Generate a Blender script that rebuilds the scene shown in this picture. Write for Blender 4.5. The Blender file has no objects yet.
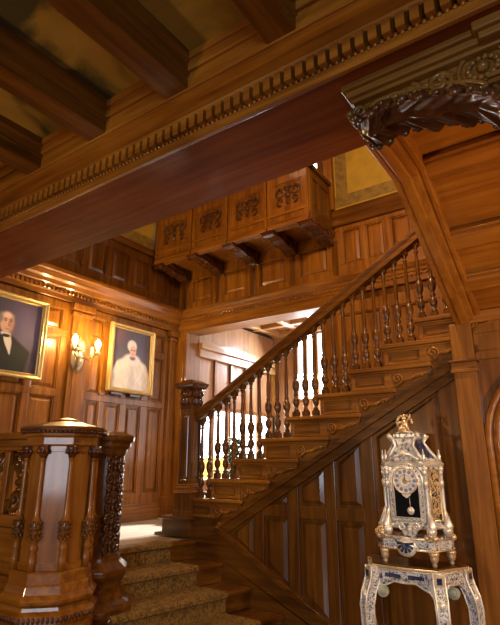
import bpy, bmesh, math, random
from mathutils import Vector, Matrix
random.seed(7)
C = bpy.context.scene.collection
PI = math.pi
CAM_Z = 1.53
YAW = math.radians(34.82); PITCH = math.radians(16.54)

# ------------------------------------------------------------------ materials
def new_mat(name):
    m = bpy.data.materials.new(name); m.use_nodes = True
    nt = m.node_tree
    b = nt.nodes['Principled BSDF']
    return m, nt, b

def ramp(nt, stops):
    r = nt.nodes.new('ShaderNodeValToRGB')
    cr = r.color_ramp
    while len(cr.elements) < len(stops): cr.elements.new(0.5)
    for e, (p, c) in zip(cr.elements, stops):
        e.position = p; e.color = (c[0], c[1], c[2], 1)
    return r

def wood(name, axis, dark, mid, light, rough=.42, coat=.36, bump=.04, scale=1.0, spec=.25):
    m, nt, b = new_mat(name)
    tc = nt.nodes.new('ShaderNodeTexCoord')
    mp = nt.nodes.new('ShaderNodeMapping')
    s = [22*scale]*3; s['XYZ'.index(axis)] = 1.3*scale
    mp.inputs['Scale'].default_value = s
    nt.links.new(tc.outputs['Object'], mp.inputs['Vector'])
    n = nt.nodes.new('ShaderNodeTexNoise'); n.inputs['Scale'].default_value = 1.0
    n.inputs['Detail'].default_value = 5; n.inputs['Roughness'].default_value = .6
    n.inputs['Distortion'].default_value = .5
    nt.links.new(mp.outputs[0], n.inputs['Vector'])
    n2 = nt.nodes.new('ShaderNodeTexNoise'); n2.inputs['Scale'].default_value = 2.3; n2.inputs['Detail'].default_value = 3
    nt.links.new(tc.outputs['Object'], n2.inputs['Vector'])
    ad = nt.nodes.new('ShaderNodeMath'); ad.operation = 'MULTIPLY_ADD'
    nt.links.new(n2.outputs['Fac'], ad.inputs[0]); ad.inputs[1].default_value = .45
    nt.links.new(n.outputs['Fac'], ad.inputs[2])
    r = ramp(nt, [(.45, dark), (.72, mid), (.98, light)])
    nt.links.new(ad.outputs[0], r.inputs[0])
    nt.links.new(r.outputs[0], b.inputs['Base Color'])
    b.inputs['Roughness'].default_value = rough
    b.inputs['Coat Weight'].default_value = coat
    b.inputs['Coat Roughness'].default_value = .10
    b.inputs['Specular IOR Level'].default_value = spec
    bp = nt.nodes.new('ShaderNodeBump'); bp.inputs['Strength'].default_value = bump; bp.inputs['Distance'].default_value = .01
    nt.links.new(n.outputs['Fac'], bp.inputs['Height'])
    nt.links.new(bp.outputs[0], b.inputs['Normal'])
    return m

OAK = ((.078, .0215, .0018), (.205, .070, .0056), (.32, .127, .014))
WZ = wood('oak_upright_grain', 'Z', *OAK)
WX = wood('oak_long_grain', 'X', *OAK)
WY = wood('oak_deep_grain', 'Y', *OAK)
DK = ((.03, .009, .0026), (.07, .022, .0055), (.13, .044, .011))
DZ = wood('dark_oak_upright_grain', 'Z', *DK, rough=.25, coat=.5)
DX = wood('dark_oak_long_grain', 'X', *DK, rough=.25, coat=.5)
MD = ((.040, .0115, .0013), (.102, .0345, .0032), (.175, .067, .008))
MZ = wood('brown_oak_upright_grain', 'Z', *MD, rough=.3, coat=.3)
MX = wood('brown_oak_long_grain', 'X', *MD, rough=.3, coat=.3)
MY = wood('brown_oak_deep_grain', 'Y', *MD, rough=.3, coat=.3)
RED = wood('red_oak_beam_grain', 'X', (.085, .019, .0035), (.145, .036, .0055), (.19, .052, .008), rough=.7, coat=.10, bump=.01, spec=.04)
SOF = wood('figured_oak_grain', 'X', (.175, .052, .0045), (.30, .100, .0095), (.40, .152, .018), scale=1.3)
SOFY = wood('figured_oak_deep_grain', 'Y', (.175, .052, .0045), (.30, .100, .0095), (.40, .152, .018), scale=1.0)
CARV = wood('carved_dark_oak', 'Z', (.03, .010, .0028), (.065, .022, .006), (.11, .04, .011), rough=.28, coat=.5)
CORB = wood('carved_olive_oak', 'X', (.06, .024, .004), (.125, .055, .009), (.19, .09, .017), rough=.35, coat=.4)

def plain(name, col, rough=.5, metal=0, coat=0, emit=None, es=0):
    m, nt, b = new_mat(name)
    b.inputs['Base Color'].default_value = (*col, 1)
    b.inputs['Roughness'].default_value = rough
    b.inputs['Metallic'].default_value = metal
    b.inputs['Coat Weight'].default_value = coat
    n = nt.nodes.new('ShaderNodeTexNoise'); n.inputs['Scale'].default_value = 40
    tc = nt.nodes.new('ShaderNodeTexCoord'); nt.links.new(tc.outputs['Object'], n.inputs['Vector'])
    bp = nt.nodes.new('ShaderNodeBump'); bp.inputs['Strength'].default_value = .05; bp.inputs['Distance'].default_value = .005
    nt.links.new(n.outputs['Fac'], bp.inputs['Height']); nt.links.new(bp.outputs[0], b.inputs['Normal'])
    if emit:
        b.inputs['Emission Color'].default_value = (*emit, 1); b.inputs['Emission Strength'].default_value = es
    return m

def mottled(name, stops, scale=4, rough=.5, metal=0, detail=6, vor=False, distort=0.0, coat=0):
    m, nt, b = new_mat(name)
    tc = nt.nodes.new('ShaderNodeTexCoord')
    if vor:
        n = nt.nodes.new('ShaderNodeTexVoronoi'); n.inputs['Scale'].default_value = scale; out = n.outputs['Distance']
    else:
        n = nt.nodes.new('ShaderNodeTexNoise'); n.inputs['Scale'].default_value = scale
        n.inputs['Detail'].default_value = detail; n.inputs['Distortion'].default_value = distort; out = n.outputs['Fac']
    nt.links.new(tc.outputs['Object'], n.inputs['Vector'])
    r = ramp(nt, stops); nt.links.new(out, r.inputs[0]); nt.links.new(r.outputs[0], b.inputs['Base Color'])
    b.inputs['Roughness'].default_value = rough; b.inputs['Metallic'].default_value = metal
    b.inputs['Coat Weight'].default_value = coat
    return m

GOLDWALL = mottled('gold_damask_paper', [(.3, (.30, .185, .012)), (.7, (.42, .26, .018))], 6, .7)
BORDER = mottled('olive_stencil_border', [(.40, (.15, .088, .012)), (.60, (.22, .13, .018))], 16, .7, detail=2, vor=False)
PAINTED = mottled('painted_coffer_canvas', [(.41, (.045, .035, .007)), (.50, (.26, .155, .02)), (.75, (.38, .22, .03))], 1.9, .6, detail=8, distort=.6)
CARPET = mottled('patterned_stair_carpet', [(.28, (.07, .034, .006)), (.45, (.10, .048, .007)), (.58, (.24, .125, .016)), (.70, (.12, .06, .009))], 32, .95, detail=3, distort=1.5)
GILT = plain('gilt_frame', (.56, .39, .15), .42, .6)
ORMOLU = plain('ormolu', (.78, .58, .34), .33, .6)
BOULLE = mottled('boulle_inlay', [(.38, (.03, .045, .10)), (.45, (.14, .18, .28)), (.48, (.74, .72, .66)), (.70, (.84, .84, .82))], 60, .25, .1, detail=3, distort=2.2, coat=.5)
IVORY = mottled('silvered_ivory', [(.40, (.10, .12, .18)), (.47, (.55, .53, .50)), (.6, (.80, .77, .72))], 48, .28, .25, coat=.4)
SILVER = mottled('silvery_brass', [(.35, (.66, .58, .46)), (.6, (.86, .82, .74))], 25, .3, .4)
NAVY = mottled('navy_enamel', [(.4, (.012, .02, .06)), (.6, (.05, .07, .14))], 30, .2, coat=.6)
BLACK = plain('dark_glass', (.006, .006, .008), .06, 0, 1)
ENAMEL = plain('white_enamel', (.78, .76, .70), .25, 0, .5)
BRASSDK = plain('aged_brass', (.36, .27, .15), .3, .9)
CREAM = plain('candle_sleeve', (.8, .72, .55), .5)
BULB = plain('lit_bulb', (1, .85, .6), .3, 0, 0, (1, .70, .34), 60)
DAY = plain('daylight_window_glass', (.9, .93, 1), .3, 0, 0, (.94, .97, 1), 6)
AMBER = plain('amber_leaded_glass', (.8, .5, .08), .3, 0, 0, (1, .66, .18), 2.0)
LEAF = mottled('leaf_green', [(.3, (.02, .035, .008)), (.7, (.06, .085, .02))], 9, .5)
POT = plain('brown_glaze', (.08, .04, .02), .3, 0, .5)
FLOORW = wood('landing_floor_boards', 'Y', (.25, .18, .12), (.38, .29, .20), (.46, .37, .27), rough=.2, coat=.5)
PALE = wood('honey_oak_grain', 'Z', (.20, .085, .03), (.32, .15, .06), (.42, .22, .095), rough=.5, coat=.12)
PALEY = wood('honey_oak_deep_grain', 'Y', (.22, .10, .03), (.36, .18, .06), (.45, .24, .09))
def canvas_mat():
    m, nt, b = new_mat('oil_on_canvas')
    a = nt.nodes.new('ShaderNodeVertexColor'); a.layer_name = 'paint'
    nt.links.new(a.outputs['Color'], b.inputs['Base Color']); b.inputs['Roughness'].default_value = .45
    n = nt.nodes.new('ShaderNodeTexNoise'); n.inputs['Scale'].default_value = 90
    tc = nt.nodes.new('ShaderNodeTexCoord'); nt.links.new(tc.outputs['Object'], n.inputs['Vector'])
    bp = nt.nodes.new('ShaderNodeBump'); bp.inputs['Strength'].default_value = .1; bp.inputs['Distance'].default_value = .003
    nt.links.new(n.outputs['Fac'], bp.inputs['Height']); nt.links.new(bp.outputs[0], b.inputs['Normal'])
    return m
CANVAS = canvas_mat()

# ------------------------------------------------------------------ builders
ROOT = {}
class MB:
    def __init__(s): s.bm = bmesh.new(); s.smooth = []
    def hexa(s, p):      # 8 points: bottom 0-3, top 4-7
        v = [s.bm.verts.new(q) for q in p]
        for f in ((3,2,1,0),(4,5,6,7),(0,1,5,4),(1,2,6,5),(2,3,7,6),(3,0,4,7)):
            s.bm.faces.new([v[i] for i in f])
        return s
    def box(s, x0, x1, y0, y1, z0, z1):
        return s.hexa([(x0,y0,z0),(x1,y0,z0),(x1,y1,z0),(x0,y1,z0),(x0,y0,z1),(x1,y0,z1),(x1,y1,z1),(x0,y1,z1)])
    def loft(s, rings, closed_ends=True, smooth=False, wrap=True):
        vs = [[s.bm.verts.new(p) for p in r] for r in rings]
        n = len(vs[0]); fs = []
        for a, b in zip(vs, vs[1:]):
            for i in range(n if wrap else n-1):
                j = (i+1) % n
                f = s.bm.faces.new((a[i], a[j], b[j], b[i])); f.smooth = smooth
        if closed_ends:
            s.bm.faces.new(list(reversed(vs[0]))); s.bm.faces.new(vs[-1])
        return s
    def prism(s, poly, f0, f1):    # poly of 2-D points, f(a,b)->3-D for both ends
        return s.loft([[f0(*p) for p in poly], [f1(*p) for p in poly]])
    def xz(s, poly, y0, y1): return s.prism(poly, lambda a,b:(a,y0,b), lambda a,b:(a,y1,b))
    def yz(s, poly, x0, x1): return s.prism(poly, lambda a,b:(x0,a,b), lambda a,b:(x1,a,b))
    def xy(s, poly, z0, z1): return s.prism(poly, lambda a,b:(a,b,z0), lambda a,b:(a,b,z1))
    def lathe(s, cx, cy, prof, n=14, rot=0, smooth=True, sx=1, sy=1):
        return s.loft([[(cx+sx*r*math.cos(rot+2*PI*i/n), cy+sy*r*math.sin(rot+2*PI*i/n), z) for i in range(n)] for r, z in prof], True, smooth)
    def tube(s, pts, rad, n=8, smooth=True):
        pts = [Vector(p) for p in pts]; rings = []
        up = None
        for i, p in enumerate(pts):
            t = (pts[min(i+1, len(pts)-1)] - pts[max(i-1, 0)]).normalized()
            if up is None:
                up = Vector((0,0,1)) if abs(t.z) < .9 else Vector((1,0,0))
            a = t.cross(up).normalized(); up2 = a.cross(t).normalized(); up = up2
            r = rad[i] if isinstance(rad, (list, tuple)) else rad
            rings.append([tuple(p + a*math.cos(2*PI*k/n)*r + up2*math.sin(2*PI*k/n)*r) for k in range(n)])
        return s.loft(rings, True, smooth)
    def ball(s, c, r, seg=10, sx=1, sy=1, sz=1, M=None):
        ret = bmesh.ops.create_uvsphere(s.bm, u_segments=seg, v_segments=max(5, seg*2//3), radius=r)
        for v in ret['verts']:
            q = Vector((v.co.x*sx, v.co.y*sy, v.co.z*sz))
            if M: q = M @ q
            v.co = q + Vector(c)
            for f in v.link_faces: f.smooth = True
        return s
    def frustum(s, P, a0, a1, b0, b1, d0, d1, inset):
        i = inset
        return s.hexa([P(a0,b0,d0),P(a1,b0,d0),P(a1,b1,d0),P(a0,b1,d0),P(a0+i,b0+i,d1),P(a1-i,b0+i,d1),P(a1-i,b1-i,d1),P(a0+i,b1-i,d1)])
    def pbox(s, P, a0, a1, b0, b1, d0, d1): return s.frustum(P, a0, a1, b0, b1, d0, d1, 0)
    def obj(s, name, m, parent=None, bevel=0, seg=1):
        bmesh.ops.recalc_face_normals(s.bm, faces=s.bm.faces[:])
        off = Vector((0,0,0))
        if parent is not None: off = ROOT.get(parent.name, Vector((0,0,0)))
        me = bpy.data.meshes.new(name)
        for v in s.bm.verts: v.co -= off
        s.bm.to_mesh(me); s.bm.free()
        me.materials.append(m)
        o = bpy.data.objects.new(name, me); C.objects.link(o)
        if parent is not None:
            o.parent = parent; ROOT[o.name] = off
        if bevel:
            md = o.modifiers.new('bevel', 'BEVEL'); md.width = bevel; md.segments = seg; md.limit_method = 'ANGLE'; md.angle_limit = math.radians(40)
            md.harden_normals = False
        return o
def thing(name, label, cat, loc, group=None):
    o = bpy.data.objects.new(name, None); C.objects.link(o); o.location = loc; o.empty_display_size = .1
    ROOT[o.name] = Vector(loc)
    o['label'] = label; o['category'] = cat
    if group: o['group'] = group
    return o
def tag(o, label, cat, group=None):
    o['label'] = label; o['category'] = cat
    if group: o['group'] = group
    return o
def struct(o): o['kind'] = 'structure'; return o
def gaps(spans, lo, hi):
    out = []; p = lo
    for a, b in sorted(spans):
        if a > p: out.append((p, a))
        p = max(p, b)
    if p < hi: out.append((p, hi))
    return out
def grid_panels(frame, field, P, cols, rows, A0, A1, B0, B1, t=.022, mould=.02):
    """framed panelling: proud rails and stiles around sunk panels with raised fields"""
    for b0, b1 in gaps(rows, B0, B1): frame.pbox(P, A0, A1, b0, b1, 0, t)
    for b0, b1 in rows:
        for a0, a1 in gaps(cols, A0, A1): frame.pbox(P, a0, a1, b0, b1, 0, t)
        for a0, a1 in cols:
            if a1 <= A0 or a0 >= A1: continue
            # quirk moulding ring
            m = mould*.7
            for (x0,x1,y0,y1) in ((a0,a1,b0,b0+m),(a0,a1,b1-m,b1),(a0,a0+m,b0+m,b1-m),(a1-m,a1,b0+m,b1-m)):
                frame.pbox(P, x0, x1, y0, y1, 0, t*.62)
            k = m + .012
            if a1-a0 > 2*k+.08 and b1-b0 > 2*k+.08:
                field.frustum(P, a0+k, a1-k, b0+k, b1-k, 0, t*.55, .028)
def spiral(P, ca, cb, r0, r1, t0, t1, d, n=26):
    return [P(ca + (r0+(r1-r0)*i/n)*math.cos(t0+(t1-t0)*i/n), cb + (r0+(r1-r0)*i/n)*math.sin(t0+(t1-t0)*i/n), d) for i in range(n+1)]
def carve(mb, P, a0, a1, b0, b1, d, r=.008, k=1):
    """acanthus and scroll relief filling a rectangle"""
    w, h = a1-a0, b1-b0; ca, cb = (a0+a1)/2, (b0+b1)/2; s = min(w, h)
    for sg in (-1, 1):
        mb.tube(spiral(P, ca+sg*w*.29, cb+h*.12, s*.27, s*.04, PI/2 if sg > 0 else PI/2, PI/2+sg*-2.2*PI, d), [r*(1-.6*i/26) for i in range(27)], 6)
        mb.tube(spiral(P, ca+sg*w*.30, cb-h*.25, s*.20, s*.03, -PI/2, -PI/2+sg*2*PI, d), [r*(1-.6*i/26) for i in range(27)], 6)
        for q in range(3):
            c = P(ca+sg*w*(.12+.16*q), cb+h*(.36-.05*q), d)
            mb.ball(c, s*.07, 8, 1, 1, 1.2)
    mb.ball(P(ca, cb, d), s*.13, 10, .9, .9, 1.3); mb.ball(P(ca, cb+h*.26, d), s*.10, 10); mb.ball(P(ca, cb-h*.3, d), s*.08, 8, 1, 1, 1.8)

# ------------------------------------------------------------------ room shell
XL = -4.55; YB = 4.83; YS = 3.6; LAND = .88
PL = lambda a, b, d: (XL-.022+d, a, b)          # left wall: a = Y
PB = lambda a, b, d: (a, YB+.022-d, b)          # back wall: a = X
PS = lambda a, b, d: (a, YS+.022-d, b)          # stair side wall

struct(MB().box(XL-.3, 2.2, -4, 5, -.1, 0).obj('floor', WY))
fl = struct(MB().xy([(XL,2.28),(-3.40,2.28),(-3.13,YS-.012),(-3.13,YB),(XL,YB)], LAND-.14, LAND).obj('floor', FLOORW)); fl.name = 'floor_landing'

# left wall ----------------------------------------------------------
wl = struct(MB().box(XL-.25, XL-.022, -4, YB, 0, 6.2).obj('wall_left', MZ))
low_cols = [(3.44,3.62),(3.69,3.92),(4.01,4.24),(4.35,4.59),(2.78,3.06),(2.45,2.70),(2.10,2.36),(1.7,2.0),(1.3,1.6),(.9,1.2),(.5,.8)]
fr, fi = MB(), MB()
grid_panels(fr, fi, PL, low_cols, [(1.17,2.16),(2.23,2.79),(2.86,3.09)], 0, YB, .88, 3.17)
fr.obj('panel_frame', WZ, wl, .004, 2); fi.obj('panel_field', WZ, wl)
b = MB()
b.pbox(PL, 0, YB, LAND, 1.03, .02, .045); b.pbox(PL, 0, YB, 1.03, 1.06, .02, .036)
b.obj('baseboard', WY, wl, .006, 2)
b = MB()
for y0, y1 in ((3.165,3.385),(4.66,4.815),(2.0,2.08)):
    b.pbox(PL, y0, y1, 1.06, 3.17, .02, .06); b.pbox(PL, y0+.05, y1-.05, 1.25, 2.98, .06, .068)
    b.pbox(PL, y0-.02, y1+.02, 3.04, 3.08, .02, .08); b.pbox(PL, y0-.03, y1+.03, 3.10, 3.17, .02, .1)
    b.pbox(PL, y0-.02, y1+.02, .88, 1.12, .02, .08)
b.obj('pilaster', WZ, wl, .005, 2)
def cornice(P, a0, a1, z, scale=1.0, dent=True):
    b = MB()
    prof = [(.02,0),(.05,0),(.05,.05),(.062,.06),(.062,.10),(.09,.125),(.10,.165),(.125,.185),(.15,.235),(.165,.245),(.165,.285),(.03,.31),(.02,.31)]
    pts = [(d*scale, h*scale) for d, h in prof]
    b.prism(pts, lambda d, h: P(a0, z+h, d), lambda d, h: P(a1, z+h, d))
    if dent:
        n = int((a1-a0)/.05)
        for i in range(n): b.pbox(P, a0+.05*i+.008, a0+.05*i+.034, z+.062*scale, z+.1*scale, .05*scale, .085*scale)
    return b
cornice(PL, 0, YB, 3.18).obj('cornice', WY, wl, .003, 1)
fr, fi = MB(), MB()
grid_panels(fr, fi, PL, [(3.99+.34*i-2.72,4.25+.34*i-2.72) for i in range(11)], [(3.62,4.0)], 1.9, YB, 3.49, 4.10)
fr.obj('upper_panel_frame', MZ, wl, .004, 2); fi.obj('upper_panel_field', MZ, wl)
MB().pbox(PL, 1.9, YB, 4.10, 4.15, .0, .06).pbox(PL, 1.9, YB, 4.15, 4.20, 0, .045).obj('wainscot_cap', MY, wl, .006, 2)
MB().pbox(PL, 1.9, YB, 4.20, 6.2, 0, .012).obj('gold_paper', GOLDWALL, wl)
MB().pbox(PL, 1.9, YB, 4.20, 4.36, .012, .016).obj('stencil_border', BORDER, wl)

# back wall of the stairwell, with the wide opening to the window bay --
OX0, OX1, OZ = -4.37, -2.38, 3.18
wb = MB()
wb.box(XL, OX0, YB+.022, YB+.22, 0, 6.2); wb.box(OX1, 1.6, YB+.022, YB+.22, 0, 6.2)
wb.box(OX0, -2.27, YB+.022, YB+.22, OZ, 4.72); wb.box(OX0, OX1, YB+.022, YB+.22, 5.9, 6.2); wb.box(OX0,OX1,YB+.022,YB+.22,0,LAND)
wb = struct(wb.obj('wall_back', MZ))
fr, fi = MB(), MB()
xs = [-4.42,-3.87,-3.32,-2.75,-2.19]
cols = [(a+.10, b-.10) for a, b in zip(xs, xs[1:])]
grid_panels(fr, fi, PB, cols, [(3.58,3.90)], XL, -2.19, 3.48, 4.06)
cols2 = [(-2.10,-1.88),(-1.82,-1.61),(-1.54,-1.33),(-1.26,-1.05),(-.98,-.77),(-.7,-.48),(-.4,-.18),(-.1,.12),(.2,.42)]
grid_panels(fr, fi, PB, cols2, [(3.62,4.03)], -2.19, 1.5, 3.48, 4.08)
cols3 = [(-2.16,-1.72),(-1.6,-1.15),(-1.05,-.6),(-.5,0),(.1,.6)]
grid_panels(fr, fi, PB, cols3, [(1.2,2.2),(2.3,3.05)], OX1+.08, 1.5, .9, 3.18)
fr.obj('panel_frame', WZ, wb, .004, 2); fi.obj('panel_field', WZ, wb)
b = MB()
for x in xs: b.pbox(PB, x-.035, x+.035, 3.48, 3.92, .02, .035)
b.obj('panel_stile', MZ, wb, .004)
b = MB()   # jambs and head of the opening
b.box(XL+.02, OX0+.012, YB-.03, YB+.24, LAND, OZ); b.box(OX1-.012, OX1+.14, YB-.03, YB+.24, LAND, OZ)
b.box(XL+.10, OX0-.03, YB-.045, YB-.03, LAND+.2, OZ-.12)
b.obj('opening_jamb', WZ, wb, .006, 2)
b = MB(); b.box(XL, OX1+.14, YB-.03, YB+.24, OZ-.012, OZ+.10); b.box(XL, 1.5, YB-.012, YB+.02, OZ+.08, OZ+.14)
b.obj('opening_head', WX, wb, .006, 2)
cornice(PB, XL+.02, 1.5, 3.29, .62).obj('cornice', WX, wb, .002, 1)
MB().pbox(PB, -2.27, 1.5, 4.08, 4.2, 0, .055).pbox(PB, -2.27, 1.5, 4.2, 4.3, 0, .035).obj('wainscot_cap', MX, wb, .008, 2)
MB().pbox(PB, -2.16, 1.5, 4.3, 6.2, 0, .012).obj('gold_paper', GOLDWALL, wb)
MB().pbox(PB, -2.16, 1.5, 4.33, 4.47, .012, .016).pbox(PB, -2.14, -2.0, 4.47, 6.0, .012, .016).obj('stencil_border', BORDER, wb)
MB().box(-2.27, -2.16, YB-.05, YB+.24, 4.3, 5.95).obj('opening_post', WZ, wb, .005)
struct(MB().box(XL, 1.6, 1.9, YB+.3, 6.2, 6.4).obj('ceiling_stairwell', PALE))
# upper hall behind the balcony, lit by its own window
b = MB(); b.box(XL-.1, OX1+.3, 8.6, 8.7, 4.6, 6.4); b.box(XL-.2, XL-.1, YB+.22, 8.7, 4.6, 6.4); b.box(OX1+.3, OX1+.4, YB+.22, 8.7, 4.6, 6.4)
struct(b.obj('wall_upper_hall', PALE))
struct(MB().box(XL-.2, OX1+.4, YB+.22, 8.7, 6.3, 6.42).obj('ceiling_upper_hall', PALE))
w = struct(MB().box(-3.6, -2.3, 5.43, 5.5, 4.7, 5.95).obj('window_3', WZ))
MB().box(-3.52, -2.38, 5.415, 5.43, 4.78, 5.87).obj('pane', DAY, w)

# alcove / window bay beyond the opening ------------------------------
AX, AYB = -4.38, 7.0
wa = struct(MB().box(AX-.2, AX-.02, YB+.22, AYB+.2, 0, 1.25).box(AX-.2, AX-.02, YB+.22, AYB+.2, 2.25, 3.5).box(AX-.2, AX-.02, YB+.22, 5.09, 1.2, 2.3).obj('wall_bay_left', PALE))
PA = lambda a, b, d: (AX-.02+d, a, b)
fr = MB()
acols = [(5.10+.37*i, 5.42+.37*i) for i in range(5)]
for a0, a1 in gaps(acols, 4.95, AYB): fr.pbox(PA, a0, a1, 2.22, 2.90, 0, .035)
fr.obj('panel_stile', WZ, wa, .004)
MB().pbox(PA, 5.05, AYB, 2.88, 2.99, 0, .07).pbox(PA, 5.05, AYB, 2.99, 3.06, 0, .11).pbox(PA, 5.05, AYB, 3.06, 3.13, 0, .05).obj('frieze_rail', PALEY, wa, .006, 2)
def window(name, P, a0, a1, b0, b1, na, nb, glass=DAY, low=None):
    f = MB()
    f.pbox(P, a0, a1, b0, b0+.05, -.06, .03); f.pbox(P, a0, a1, b1-.05, b1, -.06, .03)
    f.pbox(P, a0, a0+.05, b0, b1, -.06, .03); f.pbox(P, a1-.05, a1, b0, b1, -.06, .03)
    for i in range(1, na):
        a = a0+(a1-a0)*i/na; f.pbox(P, a-.022, a+.022, b0, b1, -.05, .02)
    for i in range(1, nb):
        z = b0+(b1-b0)*i/nb; f.pbox(P, a0, a1, z-.015, z+.015, -.05, .015)
    w = struct(f.obj(name, WZ, None, .003))
    MB().pbox(P, a0+.02, a1-.02, (low or b0)+.02, b1-.02, -.045, -.03).obj('pane', glass, w)
    if low: MB().pbox(P, a0+.02, a1-.02, b0+.02, low+.02, -.045, -.03).obj('amber_pane', AMBER, w)
    return w
window('window_1', PA, 5.05, 6.92, 1.25, 2.25, 5, 1, DAY, 1.55)
PAB = lambda a, b, d: (a, AYB+.02-d, b)
bb = MB(); bb.box(AX-.02, -3.98, AYB+.02, AYB+.2, 0, 3.6); bb.box(-3.40, -1.9, AYB+.02, AYB+.2, 0, 3.6); bb.box(-3.98, -3.40, AYB+.02, AYB+.2, 0, 2.42); bb.box(-3.98, -3.40, AYB+.02, AYB+.2, 3.54, 3.6)
bb = struct(bb.obj('wall_bay_back', PALE))
window('window_2', PAB, -3.98, -3.40, 2.42, 3.54, 3, 1)
struct(MB().box(-1.95, -1.8, YB+.22, AYB+.1, 0, 3.6).obj('wall_bay_right', PALE))
window('window_4', lambda a, b, d: (-1.97-d, a, b), 5.3, 6.9, 1.5, 3.2, 4, 2)
struct(MB().box(AX-.2, -1.8, YB, AYB+.2, LAND-.14, LAND).obj('floor_bay', FLOORW))
ca = struct(MB().box(AX-.2, -1.8, YB+.2, AYB+.2, 3.60, 3.7).obj('ceiling_bay', PALE))
b = MB()
for i in range(5): b.box(-4.3+.52*i, -4.2+.52*i, YB+.24, AYB, 3.50, 3.60)
for i in range(4): b.box(AX, -1.95, 5.25+.55*i, 5.34+.55*i, 3.51, 3.60)
b.obj('ceiling_beam', PALEY, ca, .01)

# stair side wall under the upper flight ------------------------------
def top_rake(x): return 1.02 + .575*(x+2.81)        # top of raked moulding band
def low_rake(x): return .965 - .56*(x+2.79)         # top of lower string
sw = MB()
x0 = -2.84
sw.xz([(-3.6,0),(1.4,0),(1.4,2.42),(-.35,2.42),(-2.95,.93),(-3.6,.90)], YS+.022, YS+.10)
sw = struct(sw.obj('wall_stair', MZ))
fr, fi = MB(), MB()
def poly_panel(a0, a1, z0, z1):
    # cell clipped between the two raking bands, as XZ polygon
    tb = lambda x: top_rake(x) - .11; lb = lambda x: low_rake(x) + .015
    pts = []
    N = 6
    lo = [(a0+(a1-a0)*i/N, max(z0, lb(a0+(a1-a0)*i/N))) for i in range(N+1)]
    hi = [(a0+(a1-a0)*i/N, min(z1, tb(a0+(a1-a0)*i/N))) for i in range(N+1)]
    keep = [(l, h) for l, h in zip(lo, hi) if h[1]-l[1] > .004]
    return [k[0] for k in keep] + [k[1] for k in reversed(keep)], len(keep)
stx = [(-2.46,-2.37),(-2.14,-2.05),(-1.81,-1.73),(-1.51,-1.42),(-.92,-.79)]
for a0, a1 in stx:
    p, n = poly_panel(a0, a1, 0, 2.2)
    if n > 1: fr.xz(p, YS-.002, YS+.03)
for (a0, a1) in gaps(stx, -2.80, -.79):
    p, n = poly_panel(a0, a1, 1.11, 1.20)
    if n > 1: fr.xz(p, YS-.002, YS+.03)
    p, n = poly_panel(a0, a1, 0, .17)
    if n > 1: fr.xz(p, YS-.002, YS+.03)
    for z0, z1 in ((.17,1.11),(1.20,2.2)):
        p, n = poly_panel(a0, a1, z0, z1)
        if n < 3: continue
        cx = sum(q[0] for q in p)/len(p); cz = sum(q[1] for q in p)/len(p)
        w = max(q[0] for q in p)-min(q[0] for q in p); h = max(q[1] for q in p)-min(q[1] for q in p)
        def shr(q, m): return (cx+(q[0]-cx)*max(.1, 1-2*m/w), cz+(q[1]-cz)*max(.1, 1-2*m/h))
        # thin moulding then a raised field
        fi.loft([[(q[0], YS+.022, q[1]) for q in (shr(k, .025) for k in p)], [(q[0], YS+.008, q[1]) for q in (shr(k, .055) for k in p)]])
fr.obj('panel_frame', MZ, sw, .004, 2); fi.obj('panel_field', MZ, sw)
b = MB()
A, Bx = -2.80, -.62
b.xz([(A, top_rake(A)-.11), (Bx, top_rake(Bx)-.11), (Bx, top_rake(Bx)-.03), (A, top_rake(A)-.03)], YS-.012, YS+.03)
b.xz([(A-.02, top_rake(A)-.045), (Bx, top_rake(Bx)-.045), (Bx, top_rake(Bx)), (A-.02, top_rake(A))], YS-.035, YS+.03)
b.xz([(A, low_rake(A)-.02), (-1.05, low_rake(-1.05)-.02), (-1.05, low_rake(-1.05)+.025), (A, low_rake(A)+.025)], YS-.03, YS+.03)
b.xz([(-3.08, 0), (-3.08, .88), (A, low_rake(A)), (-1.05, low_rake(-1.05)), (-1.05, 0)], YS-.01, YS+.03)
b.tube([(A, YS-.012, low_rake(A)+.012), (A-.045, YS-.012, (low_rake(A)+top_rake(A))/2), (A-.02, YS-.012, top_rake(A)-.02)], .025, 8)
b.obj('raking_moulding', MX, sw, .006, 2)

# pilaster and arched panel at the right -------------------------------
pt = struct(MB().box(-.79, -.645, YS-.045, YS+.1, 0, 2.44).obj('trim_1', WZ, None, .006, 2))
MB().box(-.805, -.63, YS-.062, YS, 2.10, 2.125).box(-.80, -.635, YS-.055, YS, 2.125, 2.17).box(-.815, -.62, YS-.07, YS, 2.17, 2.185).obj('necking', WX, pt, .005, 2)
wr = struct(MB().box(-.645, 2.2, YS+.0, YS+.1, 0, 2.5).obj('wall_right', WZ))
P2 = lambda a, b, d: (a, YS-d, b)
fr, fi = MB(), MB()
grid_panels(fr, fi, P2, [(-.48,-.1),(.0,.5),(.6,1.1)], [(2.24,2.36)], -.645, 2.2, 2.18, 2.44, .02)
fr.obj('panel_frame', WZ, wr, .004); fi.obj('panel_field', WZ, wr)
b = MB()
AXc, AR, AZ = -.12, .50, 1.66
arch = [(AXc-AR, .0)] + [(AXc-AR*math.cos(PI*i/20), AZ+AR*math.sin(PI*i/20)) for i in range(21)] + [(AXc+AR, .0)]
dr = []
def archring(r):
    return [(AXc-r, YS-.0, 0.0)] + [(AXc-r*math.cos(PI*i/20), YS, AZ+r*math.sin(PI*i/20)) for i in range(21)] + [(AXc+r, YS, 0.0)]
for r, dep, rad in ((AR, .02, .03), (AR-.055, .03, .035), (AR-.11, .02, .022)):
    b.tube([(p[0], YS-dep, p[2]) for p in archring(r)], rad, 10)
d = struct(b.obj('door_1', SOF))
ip = [(p[0], p[2]) for p in archring(AR-.1)]
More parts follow.
